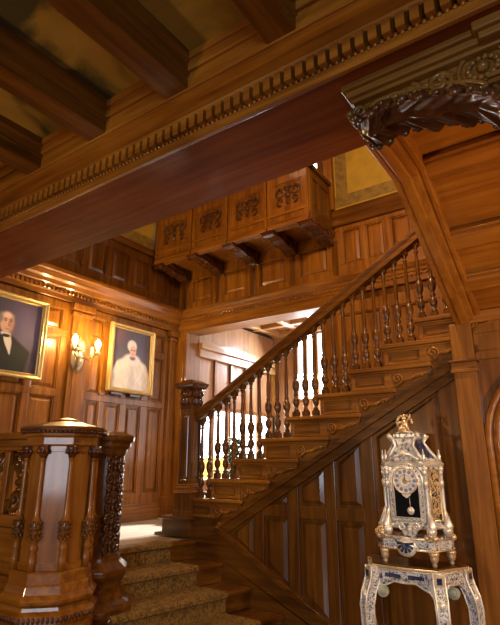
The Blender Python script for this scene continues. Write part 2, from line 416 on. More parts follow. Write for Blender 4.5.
MB().xz(ip, YS-.03, YS).obj('door_panel', SOF, d)

# raking soffit over the foot of the upper flight -----------------------
def sofz(y): return 2.45 + (YS-y)*.545 if y > 2.48 else 3.06
SX0, SX1 = -.75, 2.2
so = MB()
so.yz([(YS,sofz(YS)+.055),(2.48,sofz(2.481)+.055),(2.0,3.115),(2.0,3.3),(2.48,3.3),(YS,2.8)], SX0+.05, SX1)
so = struct(so.obj('trim_2', SOF)); so.name = 'ceiling_soffit'
b = MB()
b.yz([(YS,sofz(YS)-.03),(2.48,sofz(2.481)-.045),(2.05,3.015),(2.05,3.2),(2.48,3.2),(YS,2.66)], SX0, SX0+.14)
for e0, e1, dz_ in ((SX0+.14, SX0+.175, .028), (SX0+.04, SX0+.10, -.012)):
    b.yz([(YS,sofz(YS)-.03+dz_),(2.48,sofz(2.481)-.045+dz_),(2.05,3.015+dz_),(2.05,3.19),(2.48,3.19),(YS,2.65)], e0, e1)
b.obj('soffit_rib', SOFY, so, .008, 2)
b = MB()
for y in (2.52, 2.98, 3.30):
    y0, y1 = y-.045, y+.045
    b.yz([(y0, sofz(y0)-.005), (y1, sofz(y1)-.005), (y1, sofz(y1)+.06), (y0, sofz(y0)+.06)], SX0+.1, SX1)
    for yy in (y0-.012, y1+.012):
        b.tube([(SX0+.14, yy, sofz(yy)+.02), (SX1, yy, sofz(yy)+.02)], .014, 8)
b.box(SX0+.1, SX1, YS-.05, YS, sofz(YS)-.02, sofz(YS)+.06)
b.tube([(SX0+.15, 2.49, sofz(2.49)+.02), (SX0+.15, YS-.02, sofz(YS-.02)+.02)], .016, 8)
b.obj('soffit_rail', SOF, so, .006, 2)

# great beam -------------------------------------------------------------
BZ = 3.005
bm_ = MB(); bm_.box(XL, 2.2, 1.56, 2.05, BZ, BZ+.045).box(XL, 2.2, 1.61, 2.05, BZ+.045, 3.4); bm_.box(XL, 2.2, 1.9, 2.05, 3.4, 6.4)
gb = struct(bm_.obj('trim_3', RED)); gb.name = 'beam'
b = MB(); b.box(XL, 2.2, 1.535, 1.56, BZ-.004, BZ+.045); 
prof = [(1.61,BZ+.115),(1.52,BZ+.115),(1.505,BZ+.13),(1.46,BZ+.14),(1.41,BZ+.155),(1.40,BZ+.185),(1.61,BZ+.2)]
b.yz(prof, XL, 2.2)
b.obj('beam_cornice', WX, gb, .004, 2)
b = MB()
x = XL+.02
while x < 1.0:
    b.box(x, x+.034, 1.505, 1.61, BZ+.05, BZ+.115)
    x += .053
b.obj('dentil_course', WX, gb)
b = MB(); x = XL+.01
while x < 1.0:
    b.ball((x, 1.535, BZ+.045), .0095, 6, 1, 1, 1.2); x += .0265
b.obj('bead_course', WX, gb)

# coffered room ceiling -----------------------------------------------------
ce = struct(MB().box(XL-.2, 2.2, -4, 1.6, 3.44, 3.55).obj('ceiling', MY))
CZ = BZ+.165
bs = [-1.96+.57*i for i in range(-4, 7)]
def cbeam():
    return MB()
b = MB()
for x in bs:
    b.prism([(-.068,CZ),(.068,CZ),(.068,CZ+.06),(.078,CZ+.065),(.078,CZ+.12),(.098,CZ+.13),(.098,CZ+.17),(.098,CZ+.26),(-.098,CZ+.26),(-.098,CZ+.17),(-.098,CZ+.13),(-.078,CZ+.12),(-.078,CZ+.065),(-.068,CZ+.06)],
            lambda p, q, x=x: (x+p, -3.9, q), lambda p, q, x=x: (x+p, 1.43, q))
b.obj('coffer_beam', MY, ce, .005, 2)
b = MB(); b.box(XL, 2.2, 1.40, 1.6, CZ-.01, CZ+.08); b.box(XL, 2.2, 1.37, 1.6, CZ+.13, CZ+.17); b.box(XL, 2.2, 1.385, 1.6, CZ+.08, 3.44); b.box(XL, 2.2, -.45, -.3, CZ, CZ+.26)
b.obj('coffer_end', WX, ce, .004, 2)
b = MB()
for x in bs: b.box(x+.09, x+.48, -3.9, 1.39, CZ+.17, CZ+.19)
b.obj('painted_panel', PAINTED, ce)

# right side of the room, beyond the frame
struct(MB().box(2.2, 2.4, -4, YB, 0, 6.2).obj('wall_room_right', MZ))
pr = struct(MB().box(.06, .55, 1.6, 2.05, 0, BZ).obj('trim_4', WZ, None, .01)); pr.name = 'pillar'

# ------------------------------------------------------------------ carved corbel under the beam
cb = thing('corbel', 'large carved scroll corbel under the right end of the great beam', 'corbel', (-.3, 1.82, 2.8))
y0, y1 = 1.64, 1.86
MB().box(-.67, .06, y0-.03, y1+.02, 2.975, 3.003).box(-.655, .06, y0-.015, y1+.01, 2.945, 2.975).box(-.64, .06, y0, y1, 2.925, 2.945).box(-.16, .06, y0-.06, y1+.02, 2.965, 3.003).box(-.145, .06, y0-.045, y1, 2.935, 2.965).obj('cap_moulding', CORB, cb, .006, 2)
prof = [(-.63,2.925),(-.645,2.90),(-.64,2.87),(-.61,2.855),(-.575,2.86),(-.54,2.875),(-.47,2.875),(-.38,2.855),(-.28,2.83),(-.2,2.80),(-.13,2.75),(-.08,2.68),(-.02,2.64),(.06,2.63),(.06,2.925)]
MB().xz(prof, y0+.03, y1-.03).obj('corbel_body', CORB, cb, .004)
b = MB()
PC = lambda a, z, d: (a, y0+.03-d, z)
b.tube([PC(p[0], p[1]-.004, .006) for p in prof[1:-1]], .016, 8)
b.tube([PC(p[0], p[1]+.035, .004) for p in prof[4:-2]], .010, 6)
for k in range(14):
    t = 2*PI*k/14
    b.ball(PC(-.15+.05*math.cos(t), 2.87+.04*math.sin(t), .006), .012, 6)
b.ball(PC(-.15, 2.87, .01), .024, 8)
b.tube(spiral(PC, -.15, 2.87, .085, .082, 0, 2*PI, .004), .009, 6)
b.tube(spiral(PC, -.30, 2.875, .05, .01, -PI/2, 2.6*PI, .006), .011, 6); b.tube(spiral(PC, -.40, 2.885, .034, .008, PI/2, -2.4*PI, .006), .009, 6)
for k in range(9): b.ball(PC(-.50+.03*k, 2.905-.008*(k%3), .005), .014, 7, 1.4, .7, .8)
b.tube(spiral(PC, -.61, 2.885, .028, .006, PI, -1.6*PI, .012), .009, 6)
for z in (2.775, 2.80): b.pbox(PC, -.14, .06, z, z+.016, -.01, .03)
b.obj('scroll_relief', CORB, cb)
b = MB()
under = [q for q in prof if q[1] < 2.9][:-1]
def under_pt(t):
    t *= len(under)-1; a = int(min(t, len(under)-2)); f = t-a
    return under[a][0]*(1-f)+under[a+1][0]*f, under[a][1]*(1-f)+under[a+1][1]*f
ym = (y0+y1)/2; hw = (y1-y0)/2
NI, NJ = 110, 32
gl, gu = [], []
for i in range(NI+1):
    rl, ru = [], []
    for j in range(NJ+1):
        u = -1+2*j/NJ; t = i/NI
        lobe = abs(math.sin(PI*(t*7.0-abs(u)*.8)))
        vein = math.sin(PI*(t*28-abs(u)*3.0))
        edge = 1.05-.20*(1-lobe)*1.0+.05*vein
        uu = max(-edge, min(edge, u*1.05))
        px, pz = under_pt(min(1, max(0, t+.03*abs(u))))
        d = .006+.020*lobe*(.35+.65*abs(u))+.006*vein*(abs(u)**.5)+.016*math.exp(-(u/.13)**2)+.010*math.sin(t*9)**2
        rl.append((px, ym+hw*uu, pz-d)); ru.append((px, ym+hw*uu*.97, pz+.004))
    gl.append(rl); gu.append(ru)
b.loft([r+list(reversed(q)) for r, q in zip(gl, gu)], True, True)
for i in range(15):
    t = (i+.5)/15
    for sg in (-1, 1):
        px, pz = under_pt(t); b.ball((px, ym+sg*hw*.97, pz-.012-.01*(i%2)), .013+.005*(i%3 == 0), 7, 1.3, .8, 1)
b.obj('acanthus_leaf', CARV, cb)
b = MB()
for i in range(16): b.ball((-.65+.004*math.sin(i), y0+.01+(y1-y0-.02)*i/15, 2.885+.012*(i%2)), .018, 6)
b.obj('scroll_nose', CORB, cb)

# ------------------------------------------------------------------ balcony
YF = 4.26
bx = [-4.47,-3.84,-3.28,-2.73,-2.20]
bal = thing('overhanging_balcony', 'panelled wooden balcony overhanging the stairwell on carved brackets', 'balcony', (-3.35, 4.55, 3.95))
TOP = 4.60
MB().box(bx[0]-.04, bx[-1], YF+.02, YF+.06, 4.0, TOP).box(bx[-1]-.05, bx[-1]-.012, YF+.02, YB, 4.0, TOP).box(bx[0]-.04, bx[-1], YF+.02, YB, 4.03, 4.07).obj('balcony_body', WZ, bal)
PF = lambda a, b, d: (a, YF+.02-d, b)
for i in range(4):
    fr, fi = MB(), MB()
    a0, a1 = bx[i], bx[i+1]
    fr.pbox(PF, a0+.008, a0+.05, 4.0, TOP, 0, .034); fr.pbox(PF, a1-.05, a1-.008, 4.0, TOP, 0, .034)
    grid_panels(fr, fi, PF, [(a0+.09, a1-.09)], [(4.20,4.50)], a0+.012, a1-.012, 4.02, TOP)
    p = fr.obj('front_panel', WZ, bal, .004, 2); fi.bm.free()
    cv = MB(); carve(cv, PF, a0+.12, a1-.12, 4.22, 4.48, .010, .014)
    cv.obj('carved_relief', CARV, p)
    MB().pbox(PF, a0+.012, a1-.012, 3.96, 4.01, -.05, .05).pbox(PF, a0+.012, a1-.012, 4.01, 4.045, -.02, .036).pbox(PF, a0+.012, a1-.012, 4.105, 4.14, -.02, .04).obj('base_moulding', WX, bal, .005, 2)
MB().box(bx[0]-.05, bx[-1]+.03, YF-.03, YF+.08, TOP, TOP+.05).box(bx[-1]-.06, bx[-1]+.03, YF, YB, TOP, TOP+.05).obj('top_rail', MX, bal, .006, 2)
PSd = lambda a, b, d: (bx[-1]-.012+d, a, b)
fr, fi = MB(), MB()
grid_panels(fr, fi, PSd, [(YF+.10,YF+.24),(YF+.30,YF+.46)], [(4.16,4.5)], YF+.04, YB-.01, 4.02, TOP, .016)
fr.pbox(PSd, YF, YB-.01, 3.97, 4.04, -.03, .035)
fr.obj('side_panel', MZ, bal, .004); fi.obj('side_field', MZ, bal)
for i, x in enumerate(bx):
    xx = x if 0 < i < 4 else (x+.06 if i == 0 else x-.06)
    b = MB()
    pr_ = [(YF-.01,3.96),(YF+.0,3.925),(YF+.05,3.915),(YF+.12,3.94),(YF+.2,3.93),(YF+.30,3.90),(YF+.4,3.905),(YF+.47,3.87),(YB-.02,3.86),(YB-.02,4.04),(YF,4.04)]
    b.yz(pr_, xx-.075, xx+.075)
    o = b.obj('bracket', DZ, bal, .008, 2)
    c = MB()
    for s in (-1, 1):
        Pk = lambda a, z, d, s=s: (xx+s*(.075+d), a, z)
        c.tube(spiral(Pk, YF+.09, 3.98, .04, .008, 0, 3.5*PI, .003), .008, 6); c.tube(spiral(Pk, YF+.45, 3.95, .055, .01, PI, -2.5*PI, .003), .009, 6)
        c.tube([Pk(YF+.12, 4.0, .003), Pk(YF+.25, 3.96, .003), Pk(YF+.40, 3.99, .003)], .008, 6)
    c.box(xx-.085, xx+.085, YF-.02, YF+.03, 3.955, 3.975)
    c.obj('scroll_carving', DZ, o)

# ------------------------------------------------------------------ upper flight
T1X, T1Z, GO, RI = -3.204, 1.222, .272, .163
NT = 12
us = thing('upper_staircase', 'upper flight of oak stairs climbing right above the panelled stair wall', 'staircase', (-2.0, 4.2, LAND))
# bottom bullnose step on the landing
def nose_poly(x0, x1, y0, y1): return None
b = MB()
b.box(-3.47, -3.09, YS-.08, YB-.03, T1Z-RI-.03, T1Z-RI); b.obj('tread', MX, us, .012, 3)
MB().box(-3.44, -3.11, YS-.05, YB-.03, LAND+.012, T1Z-RI-.03).obj('riser', MX, us, .004)
for n in range(NT):
    x, z = T1X+GO*n, T1Z+RI*n
    MB().box(x-.0, x+GO+.03, YS+.0, YB-.03, z-.032, z).box(x-.005, min(x+.637, -.66), YS-.04, YS+.02, z-.032, z).box(x+.01, min(x+.625, -.66), YS-.025, YS+.02, z-.048, z-.032).obj('tread', WX, us, .009, 3)
    MB().box(x+.03, x+.055, YS+.02, YB-.03, z-RI, z-.032).obj('riser', MX, us)
    # end block with sunk panel
    if x < -.95:
        zt, zb = z-.048, z-RI+.004
        b = MB(); b.box(x+.025, x+.335, YS+.004, YS+.03, zb, zt); b.box(x+.335, min(x+.60, -.64), YS+.005, YS+.03, zb-.02, zt)
        for (a0,a1,c0,c1) in ((x+.055,x+.285,zb,zb+.02),(x+.055,x+.285,zt-.016,zt),(x+.025,x+.055,zb,zt),(x+.285,x+.335,zb,zt)):
            b.box(a0, a1, YS-.018, YS+.02, c0, c1)
        b.box(x+.072, x+.268, YS-.004, YS+.02, zb+.034, zt-.03)
        e = b.obj('step_end', WX, us, .003)
        # scroll bracket
        s = MB()
        hx = x+.335; top = zt
        pr_ = [(hx,top),(hx,zb),(hx+.03,zb+.005),(hx+.075,zb+.03),(hx+.10,zb+.055),(hx+.15,zb+.05),(hx+.19,zb+.07),(hx+.22,top-.02),(hx+.27,top-.028),(hx+.285,top)]
        pr_ = [(min(a, -.655), c) for a, c in pr_]
        s.xz(pr_, YS-.014, YS+.02)
        PSc = lambda a, c, d: (a, YS-.016-d, c)
        s.tube(spiral(PSc, hx+.048, (zt+zb)/2+.005, .042, .008, -PI/2, 2.6*PI, .004), [.010*(1-.4*i/26) for i in range(27)], 6)
        s.tube([PSc(hx+.05, zb+.006, .004), PSc(hx+.095, zb+.05, .006), PSc(hx+.15, zb+.05, .006), PSc(hx+.20, top-.03, .006), PSc(hx+.26, top-.024, .004)], [.008,.011,.012,.010,.006], 6)
        for k in range(5): s.ball(PSc(hx+.11+.028*k, top-.035-.006*(4-k), .002), .016, 6, 1.3, .6, .8)
        if x < -1.3: s.obj('scroll_bracket', WX, e)
        else: s.obj('scroll_bracket', WX, e)
# plain raking string between brackets and the moulding
b = MB()
def nb(x): return T1Z-RI + .6*(x-T1X) - .10
b.xz([(-3.2,.9),(-2.84,top_rake(-2.84)-.02),(-.66,top_rake(-.66)-.02),(-.66,nb(-.66)+.05),(-3.2,nb(-3.2)+.05)], YS+.006, YS+.03)
b.box(-3.105, -2.74, YS-.004, YS+.03, LAND+.005, T1Z-RI+.01)
b.obj('string_board', MX, us)
# balusters -------------------------------------------------------------------
YR = YS+.045
def rail_z(x): return 2.585 + .594*(x+2.0)
bt = thing('stair_balustrade', 'turned balusters under a sloping handrail on the upper flight', 'balustrade', (-2.0, YR, 1.9))
def baluster(x, z0, z1):
    h = z1-z0
    b = MB()
    b.box(x-.024, x+.024, YR-.024, YR+.024, z0, z0+.045)
    pf = [(.020,.045),(.025,.055),(.016,.065),(.013,.078),(.022,.095),(.029,.115),(.027,.14),(.018,.155),(.013,.165),(.021,.175),(.021,.185),(.014,.195),(.017,.205),(.027,.23),(.031,.255),(.029,.28),(.021,.30),(.014,.31),(.019,.318),(.019,.328),(.013,.338)]
    pf = [(r, z0+q) for r, q in pf] + [(.0165, z0+.36), (.0165, z0+.42), (.0125, z1-.12), (.0115, z1-.09), (.019, z1-.08), (.012, z1-.07), (.013, z1-.06), (.021, z1-.04), (.024, z1-.03)]
    b.lathe(x, YR, pf, 10)
    b.hexa([(x-.024,YR-.024,z1-.03),(x+.024,YR-.024,z1-.03),(x+.024,YR+.024,z1-.03),(x-.024,YR+.024,z1-.03),
            (x-.024,YR-.024,z1-.0-.594*.024),(x+.024,YR-.024,z1+.594*.024),(x+.024,YR+.024,z1+.594*.024),(x-.024,YR+.024,z1-.594*.024)])
    return b
protos = []
for k in range(3):
    x = T1X+.045+GO/3*k
    protos.append(None)
for n in range(NT-1):
    for k in range(3):
        x = T1X+.045+GO/3*k+GO*n
        if x > -.55: continue
        if n == 0 and k == 0: continue
        if protos[k] is None:
            o = baluster(x, T1Z+RI*n, rail_z(x)-.05).obj('baluster', MZ, bt); protos[k] = (o, n)
        else:
            o0, n0 = protos[k]
            o = o0.copy(); C.objects.link(o); o.parent = bt
            o.location = (GO*(n-n0), 0, RI*(n-n0))
b = MB()
rp = [(-.045,-.05),(-.04,-.02),(-.03,.0),(-.042,.025),(-.038,.05),(-.018,.065),(.018,.065),(.038,.05),(.042,.025),(.03,0),(.04,-.02),(.045,-.05)]
pts = [(-3.125, 1.935), (-3.08, 1.955), (-3.03, 1.985)] + [(x, rail_z(x)) for x in (-2.97, -2.5, -2.0, -1.5, -1.0, -.72, -.3)]
b.loft([[(px, YR+p, pz+q) for p, q in rp] for px, pz in pts], True, False)
b.obj('handrail', MX, bt, .004, 2)

# newel ------------------------------------------------------------------------
NX, NY = -3.195, YS+.02
nw = thing('newel_post', 'square newel post with carved capital at the foot of the upper flight', 'newel post', (NX, NY, T1Z-RI))
def sq(b, w, z0, z1): return b.box(NX-w, NX+w, NY-w, NY+w, z0, z1)
b = MB(); sq(b, .09, T1Z-RI, 1.255); sq(b, .098, T1Z-RI, T1Z-RI+.05); b.obj('plinth', MZ, nw, .005, 2)
b = MB(); sq(b, .095, 1.255, 1.28); sq(b, .085, 1.28, 1.30); sq(b, .09, 1.30, 1.315); sq(b, .078, 1.315, 1.335); b.obj('base_moulding', WX, nw, .008, 2)
b = MB(); sq(b, .066, 1.335, 2.0)
for w, e in ((-.066, 1), (.066, 1)):
    pass
for P in (lambda a, z, d: (NX+a, NY-.066-d, z), lambda a, z, d: (NX+.066+d, NY+a, z)):
    for (a0,a1,z0,z1) in ((-.066,.066,1.335,1.37),(-.066,.066,1.95,2.0),(-.066,-.046,1.37,1.95),(.046,.066,1.37,1.95)): b.pbox(P, a0, a1, z0, z1, 0, .007)
    b.frustum(P, -.034, .034, 1.385, 1.935, 0, .006, .008)
b.obj('shaft', MZ, nw, .002)
b = MB(); sq(b, .076, 1.995, 2.02); sq(b, .07, 2.02, 2.18)
for P in (lambda a, z, d: (NX+a, NY-.07-d, z), lambda a, z, d: (NX+.07+d, NY+a, z), lambda a, z, d: (NX-.07-d, NY+a, z)):
    b.tube(spiral(P, -.045, 2.14, .036, .008, PI/2, -1.8*PI, .012), .012, 6); b.tube(spiral(P, .045, 2.14, .036, .008, PI/2, 2.8*PI, .012), .012, 6)
    for a in (-.055,-.02,.02,.055): b.ball(P(a, 2.065, .008), .022, 7, .8, .8, 1.6)
    b.ball(P(0, 2.13, .014), .024, 8)
b.obj('capital', DZ, nw)
b = MB()
b.loft([[(NX+sx*w, NY+sy*w, z) for sx, sy in ((-1,-1),(1,-1),(1,1),(-1,1))] for w, z in ((.085,2.18),(.10,2.19),(.10,2.20),(.118,2.215),(.118,2.235),(.07,2.262),(.05,2.27),(.0,2.285))])
b.obj('cap', DX, nw, .003)

# ------------------------------------------------------------------ lower flight and carpet
ls = thing('lower_staircase', 'lower flight of carpeted oak steps rising to the landing', 'staircase', (-2.3, 3.0, 0))
LX, LG, LR = -3.05, .29, .147
SY0, SY1 = 2.38, YS-.012
SK = .21                                   # the steps run slightly askew to the wall
def sk(x, y): return x - SK*(SY1-y)
def sbox(b, x0, x1, y0, y1, z0, z1):
    return b.hexa([(sk(x0,y0),y0,z0),(sk(x1,y0),y0,z0),(sk(x1,y1),y1,z0),(sk(x0,y1),y1,z0),(sk(x0,y0),y0,z1),(sk(x1,y0),y0,z1),(sk(x1,y1),y1,z1),(sk(x0,y1),y1,z1)])
for k in range(6):
    x, z = LX+LG*k, LAND-LR*k
    sbox(MB(), x-(.105 if k == 0 else LG+.02), x, SY0, SY1, z-.034, z-.0005).obj('tread', MY, ls, .012, 3)
    sbox(MB(), x-.06, x-.025, SY0+.003, SY1+.008, z-LR, z-.034).obj('riser', MY, ls)
b = MB(); x1 = LX+LG*5
b.prism([(-3.2,0),(-3.2,LAND-.18),(x1,LAND-LR*5-.10),(x1,0)], lambda p, q: (sk(p, SY0+.01), SY0+.01, q), lambda p, q: (sk(p, SY0+.04), SY0+.04, q)); b.obj('side_string', MX, ls)
# carpet runner as a stepped sheet
path = [(LX-.16, LAND+.006)]
for k in range(6):
    x, z = LX+LG*k, LAND-LR*k
    path += [(x-.006, z+.008), (x+.010, z-.004), (x+.010, z-.028), (x-.012, z-.042)]
    path += [(x-.012, z-LR+.012 if k < 5 else z-LR+.006)]
b = MB()
th = .010
def offp(i):
    a = Vector(path[max(i-1,0)]); c = Vector(path[min(i+1,len(path)-1)]); t = (c-a).normalized()
    return (path[i][0]+t.y*-th*-1*-1, path[i][1]+t.x*th)
outer = [(path[i][0] - 0, path[i][1]) for i in range(len(path))]
inner = []
for i in range(len(path)):
    a = Vector(path[max(i-1,0)]); c = Vector(path[min(i+1,len(path)-1)]); t = (c-a).normalized(); n = Vector((t.y, -t.x))
    inner.append((path[i][0]+n.x*-0 + n.x*th*.0 - 0, path[i][1]) if False else (path[i][0]-(-t.y)*th*1.0, path[i][1]-t.x*th))
rings = [[(sk(outer[i][0], SY0+.02), SY0+.02, outer[i][1]), (sk(outer[i][0], 3.33), 3.33, outer[i][1]), (sk(inner[i][0], 3.33), 3.33, inner[i][1]), (sk(inner[i][0], SY0+.02), SY0+.02, inner[i][1])] for i in range(len(path))]
b.loft(rings)
tag(b.obj('carpet_runner', CARPET), 'brown and gold patterned carpet runner covering the lower steps', 'carpet')

# ------------------------------------------------------------------ octagonal pier at the landing
pc = thing('octagonal_newel', 'large octagonal newel pier with corner colonnettes left of the lower steps', 'newel post', (-2.95, 2.10, 0))
def octagon(cx, cy, R, z): return [(cx+R*math.cos(math.radians(22.5+45*i)), cy+R*math.sin(math.radians(22.5+45*i)), z) for i in range(8)]
def octstack(b, cx, cy, prof): return b.loft([octagon(cx, cy, R, z) for R, z in prof])
OC = (-2.95, 2.10)
def pier(cx, cy, R, z0, ztop, parent, wing=False):
    k = R/.22; dz = ztop-1.78
    octstack(MB(), cx, cy, [(.285*k,z0),(.285*k,.64),(.30*k,.66),(.30*k,.70),(.27*k,.715),(.265*k,.74)]).obj('plinth', WX, parent, .004)
    d = MB()
    for i in range(8):
        p, q = Vector(octagon(cx, cy, .30*k, .68)[i]), Vector(octagon(cx, cy, .30*k, .68)[(i+1)%8])
        for j in range(9):
            c = p+(q-p)*((j+.5)/9); d.ball(c, .011, 6, 1, 1, 1.7)
    d.obj('bead_course', DX, parent)
    octstack(MB(), cx, cy, [(.265*k,.74),(.285*k,.755),(.29*k,.775),(.262*k,.80),(.25*k,.84),(.243*k,.85),(.243*k,.905),(.235*k,.915)]).obj('base_moulding', WX, parent, .004, 2)
    octstack(MB(), cx, cy, [(R*.92,.915),(R*.92,1.62+dz)]).obj('drum', WZ, parent)
    # sunk frame lines on each face
    f = [MB(), MB()]
    for i in range(8):
        p, q = octagon(cx, cy, R*.92, 0)[i], octagon(cx, cy, R*.92, 0)[(i+1)%8]
        m = Vector(((p[0]+q[0])/2-cx, (p[1]+q[1])/2-cy, 0)); m.normalize()
        P = lambda a, z, dd, p=p, q=q, m=m: (p[0]+(q[0]-p[0])*a+m.x*dd, p[1]+(q[1]-p[1])*a+m.y*dd, z)
        f[0].pbox(P, 0, 1, .915, .955, -.01, .010); f[1].pbox(P, 0, 1, 1.585+dz, 1.62+dz, -.01, .010)
    for k_ in f: k_.obj('face_rail', WX, parent, .002)
    if not wing: vis = range(8)
    else: vis = (0, 1, 2, 7)
    for i in vis:
        p = octagon(cx, cy, R*1.0, 0)[i]
        b = MB()
        t = dz
        b.lathe(p[0], p[1], [(.024*k,.915),(.024*k,.985),(.020*k,.99),(.026*k,1.0),(.016*k,1.015),(.028*k,1.03),(.022*k,1.05),(.018*k,1.06),(.027*k,1.075),(.031*k,1.10),(.031*k,1.17),(.029*k,1.19),(.022*k,1.20),(.017*k,1.215),(.0155*k,1.3),(.014*k,1.52+t),(.014*k,1.535+t),(.019*k,1.54+t),(.015*k,1.55+t),(.022*k,1.565+t),(.032*k,1.595+t),(.036*k,1.62+t)], 10)
        for j in range(8):
            tt = 2*PI*j/8
            for zz in (1.09, 1.12, 1.15, 1.18): b.ball((p[0]+.029*k*math.cos(tt+zz*9), p[1]+.029*k*math.sin(tt+zz*9), zz), .008*k, 5)
            b.ball((p[0]+.028*k*math.cos(tt), p[1]+.028*k*math.sin(tt), 1.59+t), .011*k, 5, 1, 1, 1.5)
        co_ = b.obj('colonnette', WZ if not wing else DZ, parent)
        q = MB(); q.lathe(p[0], p[1], [(.018*k,1.548+t),(.024*k,1.565+t),(.035*k,1.598+t),(.04*k,1.622+t)], 10)
        for j in range(8):
            tt = 2*PI*j/8; q.ball((p[0]+.032*k*math.cos(tt), p[1]+.032*k*math.sin(tt), 1.588+t), .011*k, 5, 1, 1, 1.6)
        q.obj('capital', DZ, co_)
        q = MB(); q.lathe(p[0], p[1], [(.029*k,1.085),(.034*k,1.10),(.034*k,1.175),(.03*k,1.19)], 10)
        for j in range(9):
            for w_, zz in enumerate((1.10, 1.125, 1.15, 1.175)):
                tt = 2*PI*(j+.5*(w_ % 2))/9; q.ball((p[0]+.033*k*math.cos(tt), p[1]+.033*k*math.sin(tt), zz), .0085*k, 5, 1, 1, 1.3)
        q.obj('carved_band', MZ, co_)
    octstack(MB(), cx, cy, [(R*1.02,1.62+dz),(R*1.06,1.63+dz),(R*1.06,1.672+dz),(R*1.12,1.682+dz),(R*1.14,1.70+dz)]).obj('frieze', WX, parent, .003)
    d = MB()
    for i in range(8):
        p, q = Vector(octagon(cx, cy, R*1.22, 1.706+dz)[i]), Vector(octagon(cx, cy, R*1.22, 1.706+dz)[(i+1)%8])
        for j in range(8): d.ball(p+(q-p)*((j+.5)/8), .012, 6)
    d.obj('gadroon_course', DX, parent)
    octstack(MB(), cx, cy, [(R*1.17,1.70+dz),(R*1.27,1.715+dz),(R*1.29,1.728+dz),(R*1.2,1.74+dz),(R*.7,1.765+dz),(R*.4,1.78+dz),(R*.36,1.79+dz),(R*.2,1.80+dz),(.005,1.808+dz)]).obj('cap', MX, parent, .002)
pier(OC[0], OC[1], .22, 0, 1.78, pc)
wg = pc
WCX, WCY, WR = -3.02, 2.475, .165
octstack(MB(), WCX, WCY, [(.25,0),(.25,.54),(.27,.56),(.29,.59),(.295,.62),(.27,.645),(.225,.665),(.205,.70),(.205,.77),(.22,.785),(.238,.81),(.238,.84),(.215,.86),(.185,.885),(.18,.92)]).obj('base_moulding', MX, wg, .008, 2)
octstack(MB(), WCX, WCY, [(.14,.9),(.14,1.60)]).obj('drum', MZ, wg)
octstack(MB(), WCX, WCY, [(.17,1.56),(.18,1.58),(.19,1.61),(.21,1.63),(.215,1.655),(.235,1.67),(.24,1.70),(.16,1.73),(.005,1.745)]).obj('cap', MX, wg, .006, 2)
for i in (7, 0, 1):
    p, q = octagon(WCX, WCY, WR, 0)[i], octagon(WCX, WCY, WR, 0)[(i+1)%8]
    m = Vector(((p[0]+q[0])/2-WCX, (p[1]+q[1])/2-WCY, 0)); m.normalize()
    L = (Vector(p)-Vector(q)).length
    P = lambda a, z, dd, p=p, q=q, m=m, L=L: (p[0]+(q[0]-p[0])*a/L+m.x*dd, p[1]+(q[1]-p[1])*a/L+m.y*dd, z)
    cv = MB()
    for z0 in (.93, 1.06, 1.19, 1.32, 1.45): carve(cv, P, .0, L, z0, z0+.14, -.004, .011)
    cv.obj('carved_panel', CARV, wg)

# balustrade screen running left along the landing edge
sc = thing('landing_screen', 'pierced and carved balustrade screen left of the octagonal newel', 'balustrade', (-3.85, 2.15, 0))
sx0, sx1, sy = XL+.07, -3.19, 2.15
MB().box(sx0, sx1, sy-.06, sy+.06, 1.60, 1.63).box(sx0, sx1, sy-.05, sy+.05, 1.63, 1.68).box(sx0, sx1, sy-.075, sy+.075, 1.68, 1.73).obj('top_rail', WX, sc, .008, 2)
b = MB(); b.box(sx0, sx1, sy-.04, sy+.04, 1.09, 1.17); b.box(sx0, sx1, sy-.055, sy+.055, 1.04, 1.09); b.box(sx0, sx1, sy-.05, sy+.05, 0, .72); b.box(sx0, sx1, sy-.075, sy+.075, .72, .80); b.box(sx0, sx1, sy-.04, sy+.04, .80, 1.04)
b.obj('lower_panel', WX, sc, .006, 2)
PW = lambda a, z, d: (a, sy-.012-d, z)
for x0_, x1_ in ((-3.62,-3.25),(-4.05,-3.68),(-4.47,-4.11)):
    f = MB(); f.box(x1_, x1_+.06, sy-.03, sy+.03, 1.17, 1.60); f.obj('stile', WZ, sc, .004)
    c = MB(); cx, cz = (x0_+x1_)/2, 1.385; w = x1_-x0_
    for s in (-1, 1):
        c.tube([(cx+s*w*.5, sy, 1.18), (cx+s*w*.38, sy, 1.25), (cx+s*w*.1, sy, 1.36), (cx-s*w*.2, sy, 1.44), (cx-s*w*.45, sy, 1.59)], [.02,.024,.02,.024,.02], 8)
        for t in (-1, 1):
            c.tube(spiral(lambda a, z, d: (a, sy-d, z), cx+s*w*.28, cz+t*.12, .085, .015, 0 if s > 0 else PI, (0 if s > 0 else PI)+s*t*2.7*PI, 0), [.018*(1-.35*i/26) for i in range(27)], 7)
            c.ball((cx+s*w*.28, sy, cz+t*.12), .03, 8)
    c.ball((cx, sy, cz), .045, 10); 
    for k in range(6): c.ball((cx+.055*math.cos(k*PI/3), sy-.01, cz+.055*math.sin(k*PI/3)), .028, 8)
    c.obj('pierced_scrollwork', MX, sc)

